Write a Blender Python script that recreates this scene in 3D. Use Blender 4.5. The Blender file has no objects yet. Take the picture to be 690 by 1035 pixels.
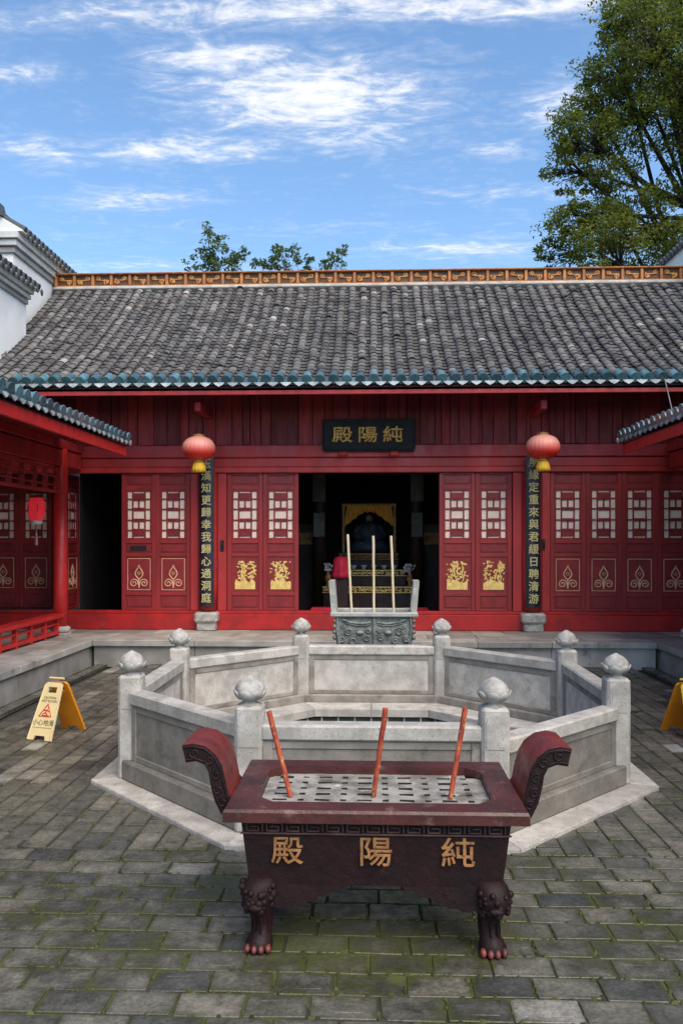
import bpy, math, random
from mathutils import Vector, Matrix, Euler

PI = math.pi
rad = math.radians
RN = random.Random(11)
SC = bpy.context.scene
COL = SC.collection

# ------------------------------------------------------------------ camera, sky, sun, exposure
cam_d = bpy.data.cameras.new('camera')
cam = bpy.data.objects.new('camera', cam_d)
COL.objects.link(cam)
cam.location = (0, 0, 2.05)
cam.rotation_euler = (rad(90), 0, math.atan(30 / 805))
cam_d.sensor_fit = 'VERTICAL'
cam_d.sensor_height = 36
cam_d.sensor_width = 24
cam_d.lens = 28.0
cam_d.shift_y = 27.5 / 1035
cam_d.clip_start = 0.05
cam_d.clip_end = 3000
SC.camera = cam

SUN_EL, SUN_AZ = rad(52), rad(145)          # azimuth clockwise from +Y
SKY_STRENGTH = 0.072
SUN_STRENGTH = 1.5
EXPOSURE = 1.6

SC.view_settings.view_transform = 'Standard'
SC.view_settings.look = 'None'
SC.view_settings.exposure = EXPOSURE
SC.view_settings.gamma = 1
SC.view_settings.use_curve_mapping = False

sun_d = bpy.data.lights.new('sun', 'SUN')
sun_d.energy = SUN_STRENGTH
sun_d.angle = rad(55)
sun_d.color = (1.0, 0.88, 0.73)
sun = bpy.data.objects.new('sun', sun_d)
COL.objects.link(sun)
to_sun = Vector((math.sin(SUN_AZ) * math.cos(SUN_EL), math.cos(SUN_AZ) * math.cos(SUN_EL), math.sin(SUN_EL)))
sun.rotation_euler = to_sun.to_track_quat('Z', 'Y').to_euler()
sun.location = to_sun * 40


def nd(nt, kind, **kw):
    n = nt.nodes.new(kind)
    for k, v in kw.items():
        if k.startswith('i_'):
            key = k[2:]
            key = int(key) if key.isdigit() else key.replace('_', ' ')
            n.inputs[key].default_value = v
        else:
            setattr(n, k, v)
    return n


def build_world():
    w = bpy.data.worlds.new('World')
    SC.world = w
    w.use_nodes = True
    nt = w.node_tree
    nt.nodes.clear()
    L = nt.links.new
    out = nd(nt, 'ShaderNodeOutputWorld')
    bg = nd(nt, 'ShaderNodeBackground')
    bg.inputs['Strength'].default_value = SKY_STRENGTH
    sky = nd(nt, 'ShaderNodeTexSky', sky_type='NISHITA')
    sky.sun_disc = False
    sky.sun_elevation = SUN_EL
    sky.sun_rotation = SUN_AZ
    sky.air_density = 1.0
    sky.dust_density = 0.3
    sky.ozone_density = 1.6
    tc = nd(nt, 'ShaderNodeTexCoord')
    sep = nd(nt, 'ShaderNodeSeparateXYZ')
    L(tc.outputs['Generated'], sep.inputs[0])

    def mth(op, a, b=None, c=None, clamp=False):
        m = nd(nt, 'ShaderNodeMath', operation=op)
        m.use_clamp = clamp
        for i, x in enumerate((a, b, c)):
            if x is None:
                continue
            if isinstance(x, (int, float)):
                m.inputs[i].default_value = x
            else:
                L(x, m.inputs[i])
        return m.outputs[0]
    z = mth('MAXIMUM', sep.outputs[2], 0.04)
    px = mth('DIVIDE', sep.outputs[0], z)
    py = mth('DIVIDE', sep.outputs[1], z)
    p = nd(nt, 'ShaderNodeCombineXYZ')
    L(px, p.inputs[0]); L(py, p.inputs[1])
    pv = p.outputs[0]
    # patches of cirrus in the cloud plane; wide unseen ones added to whiten ambient light
    blobs = [(-.14, 1.80, .40, .24, 1.0), (-.02, 1.98, .30, .12, .8), (-.45, 2.02, .40, .10, .85), (-.3, 1.64, .22, .10, .85), (-.15, 1.50, .85, .085, .85),
             (.30, 1.50, .34, .07, .9), (-.85, 2.02, .16, .11, .75), (.42, 1.87, .13, .15, .7), (.34, 2.06, .2, .08, .55),
             (-.70, 2.32, .30, .11, .75), (.30, 2.75, .40, .14, .75), (.40, 2.32, .30, .08, .55),
             (-.9, 2.9, .6, .12, .5), (-.75, 1.68, .14, .06, .6), (-.45, 1.72, .1, .1, .55), (.1, 2.6, 3., .12, .2), (0, -1.6, 2.15, 2.15, .95), (-3.5, 0, 2.2, 2.0, .8), (3.5, -.5, 2.2, 2.0, .8)]  # final broad entries are the added clouds, out of view
    tot = None
    for (cx, cy, sx, sy, a) in blobs:
        sb = nd(nt, 'ShaderNodeVectorMath', operation='SUBTRACT'); L(pv, sb.inputs[0]); sb.inputs[1].default_value = (cx, cy, 0)
        dv = nd(nt, 'ShaderNodeVectorMath', operation='DIVIDE'); L(sb.outputs[0], dv.inputs[0]); dv.inputs[1].default_value = (sx, sy, 1)
        ln = nd(nt, 'ShaderNodeVectorMath', operation='LENGTH'); L(dv.outputs[0], ln.inputs[0])
        mr = nd(nt, 'ShaderNodeMapRange', interpolation_type='SMOOTHSTEP')
        L(ln.outputs['Value'], mr.inputs[0])
        mr.inputs[1].default_value = 0.0; mr.inputs[2].default_value = 1.35
        mr.inputs[3].default_value = a; mr.inputs[4].default_value = 0.0
        tot = mr.outputs[0] if tot is None else mth('MAXIMUM', tot, mr.outputs[0])
    mp = nd(nt, 'ShaderNodeMapping'); L(pv, mp.inputs[0])
    mp.inputs['Rotation'].default_value = (0, 0, rad(-14)); mp.inputs['Scale'].default_value = (4.2, 8.5, 1)
    n1 = nd(nt, 'ShaderNodeTexNoise'); L(mp.outputs[0], n1.inputs['Vector'])
    n1.inputs['Scale'].default_value = 1.5; n1.inputs['Detail'].default_value = 9; n1.inputs['Roughness'].default_value = 0.62
    n1.inputs['Distortion'].default_value = 1.1
    mp2 = nd(nt, 'ShaderNodeMapping'); L(pv, mp2.inputs[0])
    mp2.inputs['Scale'].default_value = (13, 24, 1); mp2.inputs['Rotation'].default_value = (0, 0, rad(18))
    n2 = nd(nt, 'ShaderNodeTexNoise'); L(mp2.outputs[0], n2.inputs['Vector'])
    n2.inputs['Scale'].default_value = 1.6; n2.inputs['Detail'].default_value = 9; n2.inputs['Roughness'].default_value = 0.68
    nn = mth('ADD', mth('MULTIPLY', n1.outputs[0], 0.62), mth('MULTIPLY', n2.outputs[0], 0.38))
    s = mth('ADD', nn, mth('MULTIPLY', tot, 0.34))
    mr = nd(nt, 'ShaderNodeMapRange', interpolation_type='SMOOTHSTEP')
    L(s, mr.inputs[0]); mr.inputs[1].default_value = 0.60; mr.inputs[2].default_value = 0.92
    mr.inputs[3].default_value = 0.0; mr.inputs[4].default_value = 0.9
    # sky colour slightly softened towards the white of thin high cloud
    mixw = nd(nt, 'ShaderNodeMix', data_type='RGBA', blend_type='MULTIPLY')
    mixw.inputs[0].default_value = 1.0
    L(sky.outputs[0], mixw.inputs[6]); mixw.inputs[7].default_value = (0.93, 1.08, 1.15, 1)
    mix = nd(nt, 'ShaderNodeMix', data_type='RGBA')
    # a thin veil of high cloud round the patches
    vb = mth('MULTIPLY', tot, 0.30)
    vs_ = nd(nt, 'ShaderNodeMapRange', interpolation_type='SMOOTHSTEP')
    L(mth('ADD', nn, vb), vs_.inputs[0]); vs_.inputs[1].default_value = 0.50; vs_.inputs[2].default_value = 0.85
    vs_.inputs[3].default_value = 0.0; vs_.inputs[4].default_value = 0.34
    L(mth('MAXIMUM', mr.outputs[0], vs_.outputs[0]), mix.inputs[0]); L(mixw.outputs[2], mix.inputs[6])
    mix.inputs[7].default_value = (5.2, 5.2, 5.3, 1)
    L(mix.outputs[2], bg.inputs['Color'])
    L(bg.outputs[0], out.inputs[0])


build_world()

# ------------------------------------------------------------------ materials


def mat(name, c1, c2=None, scale=4.0, rough=0.6, bump=0.15, bscale=25.0, metal=0.0, tint=None, ramp=None,
        spots=None, spots2=None, coat=0.0, spec=0.5, stretch=(1, 1, 1), trans=0.0, rvar=0.12, bumpd=0.01, lo=0.35, hi=0.65,
        gradient=None):
    """Principled surface: c1/c2 mottled by noise; tint=(lo,hi) brightness per piece; spots=(colour, scale, from, to)."""
    m = bpy.data.materials.new(name)
    m.use_nodes = True
    nt = m.node_tree
    L = nt.links.new
    b = nt.nodes['Principled BSDF']
    tc = nd(nt, 'ShaderNodeTexCoord')
    oi = nd(nt, 'ShaderNodeObjectInfo')
    sc = nd(nt, 'ShaderNodeMath', operation='MULTIPLY'); L(oi.outputs['Random'], sc.inputs[0]); sc.inputs[1].default_value = 37.0
    va = nd(nt, 'ShaderNodeVectorMath', operation='ADD'); L(tc.outputs['Object'], va.inputs[0]); L(sc.outputs[0], va.inputs[1])
    mp = nd(nt, 'ShaderNodeMapping'); mp.inputs['Scale'].default_value = stretch; L(va.outputs[0], mp.inputs[0])
    vec = mp.outputs[0]

    def noise(s, det=6, r=0.6):
        n = nd(nt, 'ShaderNodeTexNoise'); L(vec, n.inputs['Vector'])
        n.inputs['Scale'].default_value = s; n.inputs['Detail'].default_value = det; n.inputs['Roughness'].default_value = r
        return n.outputs[0]

    def mr(x, a, bb, c=0.0, d=1.0):
        n = nd(nt, 'ShaderNodeMapRange', interpolation_type='SMOOTHSTEP'); L(x, n.inputs[0])
        for i, v in enumerate((a, bb, c, d)):
            n.inputs[i + 1].default_value = v
        return n.outputs[0]

    def mix(f, a, bb, mode='MIX'):
        n = nd(nt, 'ShaderNodeMix', data_type='RGBA', blend_type=mode)
        for i, v in ((0, f), (6, a), (7, bb)):
            if isinstance(v, (int, float)):
                n.inputs[i].default_value = v
            elif isinstance(v, tuple):
                n.inputs[i].default_value = (*v[:3], 1)
            else:
                L(v, n.inputs[i])
        return n.outputs[2]
    n1 = noise(scale)
    base = None
    if ramp:
        at = nd(nt, 'ShaderNodeAttribute', attribute_name='tint')
        cr = nd(nt, 'ShaderNodeValToRGB'); cr.color_ramp.interpolation = 'LINEAR'
        els = cr.color_ramp.elements
        while len(els) < len(ramp):
            els.new(0.5)
        for e, (pos, c) in zip(els, ramp):
            e.position = pos; e.color = (*c, 1)
        L(at.outputs['Fac'], cr.inputs[0])
        base = cr.outputs[0]
        if c2:
            base = mix(mr(n1, lo, hi, 0, 0.6), base, mix(1.0, base, c2, 'MULTIPLY'))
    elif gradient:
        sp = nd(nt, 'ShaderNodeSeparateXYZ'); L(tc.outputs['Object'], sp.inputs[0])
        g = mr(sp.outputs[2], gradient[0], gradient[1])
        base = mix(g, c1, c2)
    else:
        base = mix(mr(n1, lo, hi), c1, c2 or c1)
    if tint:
        at = nd(nt, 'ShaderNodeAttribute', attribute_name='tint')
        f = mr(at.outputs['Fac'], 0, 1, tint[0], tint[1])
        cb = nd(nt, 'ShaderNodeCombineColor')
        for i in range(3):
            L(f, cb.inputs[i])
        base = mix(1.0, base, cb.outputs[0], 'MULTIPLY')
    for sp_ in (spots, spots2):
        if sp_:
            base = mix(mr(noise(sp_[1], 7, 0.65), sp_[2], sp_[3]), base, sp_[0])
    if isinstance(base, tuple):
        b.inputs['Base Color'].default_value = (*base, 1)
    else:
        L(base, b.inputs['Base Color'])
    b.inputs['Metallic'].default_value = metal
    b.inputs['Specular IOR Level'].default_value = spec
    b.inputs['Coat Weight'].default_value = coat
    b.inputs['Coat Roughness'].default_value = 0.15
    nr = mr(noise(scale * 2.3, 4), 0.3, 0.7, max(0.03, rough - rvar), min(1, rough + rvar))
    L(nr, b.inputs['Roughness'])
    if trans:
        b.inputs['Transmission Weight'].default_value = trans
    if bump:
        bp = nd(nt, 'ShaderNodeBump'); bp.inputs['Strength'].default_value = bump; bp.inputs['Distance'].default_value = bumpd
        L(noise(bscale, 5, 0.65), bp.inputs['Height']); L(bp.outputs[0], b.inputs['Normal'])
    return m


def leaf_material(name, ramp):
    m = mat(name, (0.05, 0.09, 0.02), None, ramp=ramp, rough=0.5, bump=0, rvar=0.05)
    nt = m.node_tree
    b = nt.nodes['Principled BSDF']
    out = nt.nodes['Material Output']
    tr = nd(nt, 'ShaderNodeBsdfTranslucent')
    src = b.inputs['Base Color'].links[0].from_socket
    nt.links.new(src, tr.inputs['Color'])
    ms = nd(nt, 'ShaderNodeMixShader'); ms.inputs[0].default_value = 0.45
    nt.links.new(b.outputs[0], ms.inputs[1]); nt.links.new(tr.outputs[0], ms.inputs[2])
    nt.links.new(ms.outputs[0], out.inputs[0])
    return m


M = {}
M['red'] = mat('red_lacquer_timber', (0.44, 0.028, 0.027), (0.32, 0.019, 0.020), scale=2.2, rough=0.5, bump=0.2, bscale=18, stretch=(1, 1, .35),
               spots=((0.36, 0.075, 0.075), 6, 0.60, 0.78), spots2=((0.17, 0.012, 0.016), 3, 0.58, 0.78))
M['red_low'] = mat('worn_red_threshold_paint', (0.46, 0.012, 0.012), (0.30, 0.012, 0.013), scale=3.5, rough=0.5, bump=0.25, bscale=14,
                   spots=((0.34, 0.07, 0.06), 8, 0.62, 0.78), spots2=((0.08, 0.012, 0.012), 5, 0.66, 0.8))
M['red_bright'] = mat('bright_red_paint', (0.56, 0.022, 0.018), (0.46, 0.017, 0.018), scale=3, rough=0.45, bump=0.15, bscale=20)
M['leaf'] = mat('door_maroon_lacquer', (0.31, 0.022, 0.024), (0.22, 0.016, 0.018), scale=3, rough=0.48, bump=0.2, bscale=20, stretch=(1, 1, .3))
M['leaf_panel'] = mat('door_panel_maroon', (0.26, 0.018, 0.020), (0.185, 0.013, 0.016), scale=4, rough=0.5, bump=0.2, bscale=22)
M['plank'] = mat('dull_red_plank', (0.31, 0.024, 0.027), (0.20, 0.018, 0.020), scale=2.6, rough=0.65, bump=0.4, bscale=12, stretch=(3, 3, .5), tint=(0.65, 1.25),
                 spots=((0.19, 0.035, 0.04), 5, 0.6, 0.78))
M['dark_wood'] = mat('dark_brown_timber', (0.035, 0.010, 0.008), (0.02, 0.007, 0.006), scale=3, rough=0.6, bump=0.3, bscale=16)
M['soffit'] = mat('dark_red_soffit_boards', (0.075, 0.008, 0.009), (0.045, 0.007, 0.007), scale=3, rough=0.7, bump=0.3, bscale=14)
M['paper'] = mat('pink_white_window_paper', (0.84, 0.70, 0.60), (0.76, 0.58, 0.49), scale=6, rough=0.8, bump=0.1)
M['gold'] = mat('gold_leaf_paint', (0.68, 0.40, 0.10), (0.50, 0.26, 0.06), scale=9, rough=0.42, bump=0.3, bscale=40, metal=0.25)
M['gold_worn'] = mat('worn_gold_paint', (0.36, 0.17, 0.055), (0.22, 0.09, 0.03), scale=16, rough=0.6, bump=0.3, spots=((0.06, 0.02, 0.015), 26, 0.58, 0.70))
M['gold_pale'] = mat('pale_gold_relief', (0.88, 0.66, 0.24), (0.72, 0.48, 0.14), scale=14, rough=0.45, bump=0.5, bscale=60, metal=0.1)
M['gold_line'] = mat('faded_gold_line', (0.74, 0.42, 0.27), (0.64, 0.32, 0.20), scale=9, rough=0.5, bump=0.1)
M['gold_dull'] = mat('dull_aged_gold', (0.42, 0.22, 0.06), (0.25, 0.10, 0.04), scale=12, rough=0.5, bump=0.4, bscale=40, metal=0.2)
M['stone'] = mat('weathered_granite', (0.52, 0.49, 0.45), (0.36, 0.335, 0.30), scale=6, rough=0.75, bump=0.45, bscale=70, tint=(0.86, 1.1),
                 spots=((0.15, 0.135, 0.11), 4.5, 0.58, 0.80), spots2=((0.20, 0.185, 0.165), 70, 0.54, 0.68), bumpd=0.006)
M['stone_dark'] = mat('stained_granite', (0.29, 0.262, 0.23), (0.19, 0.172, 0.148), scale=5, rough=0.8, bump=0.5, bscale=60, tint=(0.8, 1.1),
                      spots=((0.075, 0.072, 0.056), 4.0, 0.52, 0.76), spots2=((0.33, 0.31, 0.285), 85, 0.56, 0.70), bumpd=0.006)
M['stone_cap'] = mat('carved_granite_cap', (0.46, 0.44, 0.41), (0.30, 0.28, 0.255), scale=12, rough=0.75, bump=0.5, bscale=60,
                     spots=((0.10, 0.095, 0.08), 11, 0.56, 0.76), spots2=((0.2, 0.19, 0.17), 85, 0.56, 0.7), bumpd=0.006)
M['terrace'] = mat('grey_terrace_stone', (0.42, 0.40, 0.37), (0.29, 0.275, 0.25), scale=2.6, rough=0.62, bump=0.35, bscale=45, tint=(0.72, 1.12),
                   spots=((0.13, 0.12, 0.105), 2.3, 0.56, 0.78), bumpd=0.006)
M['tile'] = mat('grey_clay_tile', (0.2, 0.2, 0.2), (0.58, 0.54, 0.50), scale=1.4, rough=0.8, bump=0.7, bscale=24,
                ramp=[(0.0, (0.055, 0.053, 0.056)), (0.3, (0.105, 0.10, 0.10)), (0.62, (0.155, 0.145, 0.14)), (0.88, (0.23, 0.21, 0.195)), (1.0, (0.46, 0.43, 0.40))],
                spots=((0.36, 0.335, 0.30), 4.2, 0.60, 0.74), spots2=((0.036, 0.034, 0.033), 2.3, 0.52, 0.72))
M['tile_bed'] = mat('dark_tile_trough', (0.05, 0.048, 0.048), (0.025, 0.025, 0.026), scale=5, rough=0.9, bump=0.4)
M['teal'] = mat('teal_glazed_tile', (0.05, 0.125, 0.145), (0.09, 0.18, 0.21), scale=9, rough=0.28, bump=0.2, bscale=20, tint=(0.55, 1.35),
                spots=((0.26, 0.31, 0.34), 8, 0.62, 0.8), coat=0.3)
M['drip'] = mat('pale_glazed_drip_tile', (0.52, 0.53, 0.53), (0.30, 0.37, 0.39), scale=12, rough=0.35, bump=0.2, tint=(0.7, 1.1), coat=0.2)
M['ridge_orange'] = mat('orange_glazed_ridge', (0.55, 0.20, 0.035), (0.38, 0.11, 0.02), scale=9, rough=0.35, bump=0.3, bscale=30, tint=(0.75, 1.15),
                        spots=((0.66, 0.36, 0.10), 14, 0.58, 0.74), coat=0.2)
M['ridge_gold'] = mat('ochre_glazed_relief', (0.62, 0.30, 0.055), (0.40, 0.12, 0.03), scale=16, rough=0.35, bump=0.3, coat=0.2, spots=((0.10, 0.13, 0.05), 11, 0.58, 0.72))
M['ridge_dark'] = mat('dark_ridge_panel', (0.075, 0.030, 0.018), (0.12, 0.06, 0.02), scale=18, rough=0.5, bump=0.3, spots=((0.05, 0.10, 0.05), 12, 0.6, 0.75))
M['ridge_white'] = mat('old_lime_band', (0.56, 0.53, 0.48), (0.40, 0.37, 0.33), scale=5, rough=0.85, bump=0.4, spots=((0.22, 0.20, 0.17), 4, 0.6, 0.78))
M['plaster'] = mat('white_lime_plaster', (0.82, 0.81, 0.79), (0.74, 0.73, 0.71), scale=1.6, rough=0.9, bump=0.15, bscale=14,
                   spots=((0.55, 0.55, 0.55), 1.4, 0.62, 0.9))
M['cornice'] = mat('grey_cornice_plaster', (0.56, 0.55, 0.53), (0.44, 0.43, 0.415), scale=5, rough=0.85, bump=0.3, tint=(0.5, 1.15))
M['coping'] = mat('dark_coping_tile', (0.055, 0.062, 0.064), (0.03, 0.034, 0.036), scale=6, rough=0.6, bump=0.5, bscale=22, tint=(0.6, 1.4),
                  spots=((0.14, 0.16, 0.15), 8, 0.6, 0.75))
M['black'] = mat('black_lacquer_board', (0.010, 0.010, 0.011), (0.014, 0.014, 0.015), scale=5, rough=0.55, bump=0.05, spec=.25)
M['navy'] = mat('dark_navy_board', (0.018, 0.016, 0.035), (0.012, 0.012, 0.02), scale=5, rough=0.4, bump=0.08)
M['board_gold'] = mat('pale_gold_characters', (0.60, 0.52, 0.20), (0.48, 0.42, 0.22), scale=9, rough=0.5, bump=0.1)
M['lantern'] = mat('pale_topped_red_silk', (0.66, 0.016, 0.010), (0.80, 0.33, 0.26), gradient=(-0.13, 0.12), rough=0.5, bump=0.1, bscale=60, coat=0.1)  # colour runs from red at the bottom to pale pink at the top
M['lantern_red'] = mat('red_lantern_gauze', (0.85, 0.03, 0.045), (0.75, 0.022, 0.035), scale=9, rough=0.5, bump=0.1)
M['tassel'] = mat('yellow_fringe', (0.80, 0.50, 0.03), (0.70, 0.38, 0.02), scale=20, rough=0.7, bump=0.4, bscale=80, stretch=(1, 1, .1))
M['pink'] = mat('faded_pink_cord', (0.55, 0.22, 0.22), (0.45, 0.14, 0.15), scale=20, rough=0.8, bump=0.3)
M['white_paint'] = mat('white_paint', (0.7, 0.68, 0.65), (0.6, 0.58, 0.55), scale=10, rough=0.6, bump=0.1)
M['burner'] = mat('maroon_painted_iron', (0.019, 0.0048, 0.0055), (0.010, 0.0035, 0.004), scale=5, rough=0.62, bump=0.7, bscale=26, spec=0.3,
                  spots=((0.06, 0.015, 0.015), 9, 0.62, 0.78), spots2=((0.012, 0.009, 0.008), 4, 0.56, 0.74))
M['burner_rim'] = mat('worn_maroon_iron_rim', (0.080, 0.020, 0.017), (0.046, 0.013, 0.012), scale=5, rough=0.38, bump=0.35, bscale=35,
                      spots=((0.19, 0.10, 0.095), 9, 0.58, 0.76), spots2=((0.03, 0.012, 0.011), 5, 0.56, 0.74))
M['burner_red'] = mat('red_painted_iron', (0.17, 0.026, 0.023), (0.11, 0.018, 0.017), scale=6, rough=0.42, bump=0.3, bscale=35,
                      spots=((0.30, 0.09, 0.085), 11, 0.62, 0.8))
M['fret'] = mat('dusty_relief_iron', (0.105, 0.055, 0.05), (0.06, 0.02, 0.02), scale=12, rough=0.6, bump=0.4)
M['toe'] = mat('red_painted_toe', (0.20, 0.045, 0.038), (0.06, 0.014, 0.013), scale=20, rough=0.5, bump=0.2)
M['ash_plate'] = mat('ash_crusted_plate', (0.33, 0.31, 0.275), (0.15, 0.135, 0.115), scale=8, rough=0.85, bump=0.6, bscale=40,
                     spots=((0.56, 0.55, 0.52), 6, 0.58, 0.72), spots2=((0.085, 0.07, 0.055), 5, 0.54, 0.70))
M['ash_dark'] = mat('dark_ash_pit', (0.02, 0.018, 0.016), (0.03, 0.025, 0.02), scale=10, rough=0.95, bump=0.4)
M['stick'] = mat('orange_red_incense', (0.46, 0.085, 0.035), (0.25, 0.035, 0.02), scale=22, rough=0.65, bump=0.4, bscale=60,
                 spots=((0.58, 0.27, 0.08), 24, 0.57, 0.66), spots2=((0.12, 0.03, 0.02), 18, 0.6, 0.7), stretch=(1, 1, .6))
M['stick_pale'] = mat('pale_tan_incense', (0.72, 0.62, 0.44), (0.62, 0.50, 0.32), scale=10, rough=0.7, bump=0.2, stretch=(1, 1, .3))
M['bronze'] = mat('grey_green_bronze', (0.26, 0.28, 0.26), (0.13, 0.145, 0.135), scale=9, rough=0.55, bump=0.5, bscale=40, metal=0.25,
                  spots=((0.34, 0.37, 0.36), 12, 0.58, 0.74), spots2=((0.04, 0.042, 0.04), 10, 0.58, 0.74))
M['bronze_pale'] = mat('pale_worn_bronze', (0.45, 0.45, 0.42), (0.32, 0.325, 0.30), scale=9, rough=0.55, bump=0.4, bscale=40, metal=0.15,
                       spots=((0.13, 0.14, 0.135), 8, 0.6, 0.76))
M['sign_cream'] = mat('faded_cream_plastic', (0.70, 0.56, 0.30), (0.66, 0.52, 0.27), scale=6, rough=0.45, bump=0.05)
M['sign_yellow'] = mat('yellow_plastic', (0.80, 0.55, 0.06), (0.76, 0.50, 0.05), scale=6, rough=0.4, bump=0.05)
M['sign_orange'] = mat('amber_plastic', (0.72, 0.27, 0.012), (0.66, 0.22, 0.01), scale=6, rough=0.4, bump=0.05)
M['ink'] = mat('dark_print', (0.06, 0.05, 0.035), None, rough=0.6, bump=0)
M['ink_red'] = mat('red_print', (0.55, 0.03, 0.025), None, rough=0.5, bump=0)
M['metal'] = mat('dull_steel', (0.35, 0.34, 0.33), (0.25, 0.24, 0.23), scale=12, rough=0.45, bump=0.1, metal=0.8)
M['iron'] = mat('black_iron', (0.02, 0.018, 0.018), (0.03, 0.025, 0.025), scale=12, rough=0.5, bump=0.1, metal=0.4)
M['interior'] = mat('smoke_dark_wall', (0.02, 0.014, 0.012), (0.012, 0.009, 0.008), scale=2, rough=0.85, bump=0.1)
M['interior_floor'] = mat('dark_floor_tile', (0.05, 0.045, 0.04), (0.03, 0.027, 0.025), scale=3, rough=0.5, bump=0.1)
M['drape'] = mat('orange_silk', (0.82, 0.40, 0.06), (0.72, 0.28, 0.04), scale=6, rough=0.55, bump=0.2)
M['cloth_red'] = mat('crimson_cloth', (0.55, 0.012, 0.05), (0.42, 0.008, 0.035), scale=5, rough=0.8, bump=0.2)
M['robe'] = mat('dark_blue_grey_robe', (0.06, 0.075, 0.11), (0.03, 0.035, 0.05), scale=6, rough=0.6, bump=0.3, spots=((0.30, 0.32, 0.36), 7, 0.62, 0.72))
M['skin'] = mat('gilded_face', (0.28, 0.17, 0.10), None, rough=0.5, bump=0.1)
M['banner'] = mat('dusty_grey_banner', (0.16, 0.155, 0.14), (0.10, 0.10, 0.09), scale=4, rough=0.9, bump=0.1)
M['porcelain'] = mat('pale_porcelain', (0.6, 0.6, 0.58), None, rough=0.25, bump=0)
M['bark'] = mat('dark_bark', (0.030, 0.024, 0.019), (0.018, 0.015, 0.012), scale=5, rough=0.9, bump=0.6, bscale=14, stretch=(1, 1, .3))
M['leaf_big'] = leaf_material('camphor_leaves', [(0.0, (0.06, 0.095, 0.018)), (0.45, (0.145, 0.185, 0.03)), (0.8, (0.23, 0.255, 0.042)), (1.0, (0.32, 0.32, 0.07))])
M['leaf_small'] = leaf_material('sapling_leaves', [(0.0, (0.07, 0.12, 0.045)), (0.5, (0.13, 0.19, 0.065)), (1.0, (0.22, 0.27, 0.085))])
M['pool_wall'] = mat('dark_pool_lining', (0.045, 0.06, 0.058), (0.025, 0.035, 0.034), scale=4, rough=0.4, bump=0.3, spots=((0.10, 0.12, 0.115), 5, 0.62, 0.78))


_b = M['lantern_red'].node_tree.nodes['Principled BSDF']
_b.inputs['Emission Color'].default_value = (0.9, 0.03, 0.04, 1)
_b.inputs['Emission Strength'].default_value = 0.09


def water_material():
    m = bpy.data.materials.new('dark_still_water')
    m.use_nodes = True
    b = m.node_tree.nodes['Principled BSDF']
    b.inputs['Base Color'].default_value = (0.012, 0.02, 0.018, 1)
    b.inputs['Roughness'].default_value = 0.05
    nt = m.node_tree
    n = nd(nt, 'ShaderNodeTexNoise'); n.inputs['Scale'].default_value = 7
    bp = nd(nt, 'ShaderNodeBump'); bp.inputs['Strength'].default_value = 0.08; bp.inputs['Distance'].default_value = 0.02
    nt.links.new(n.outputs[0], bp.inputs['Height']); nt.links.new(bp.outputs[0], b.inputs['Normal'])
    return m


M['water'] = water_material()


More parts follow.
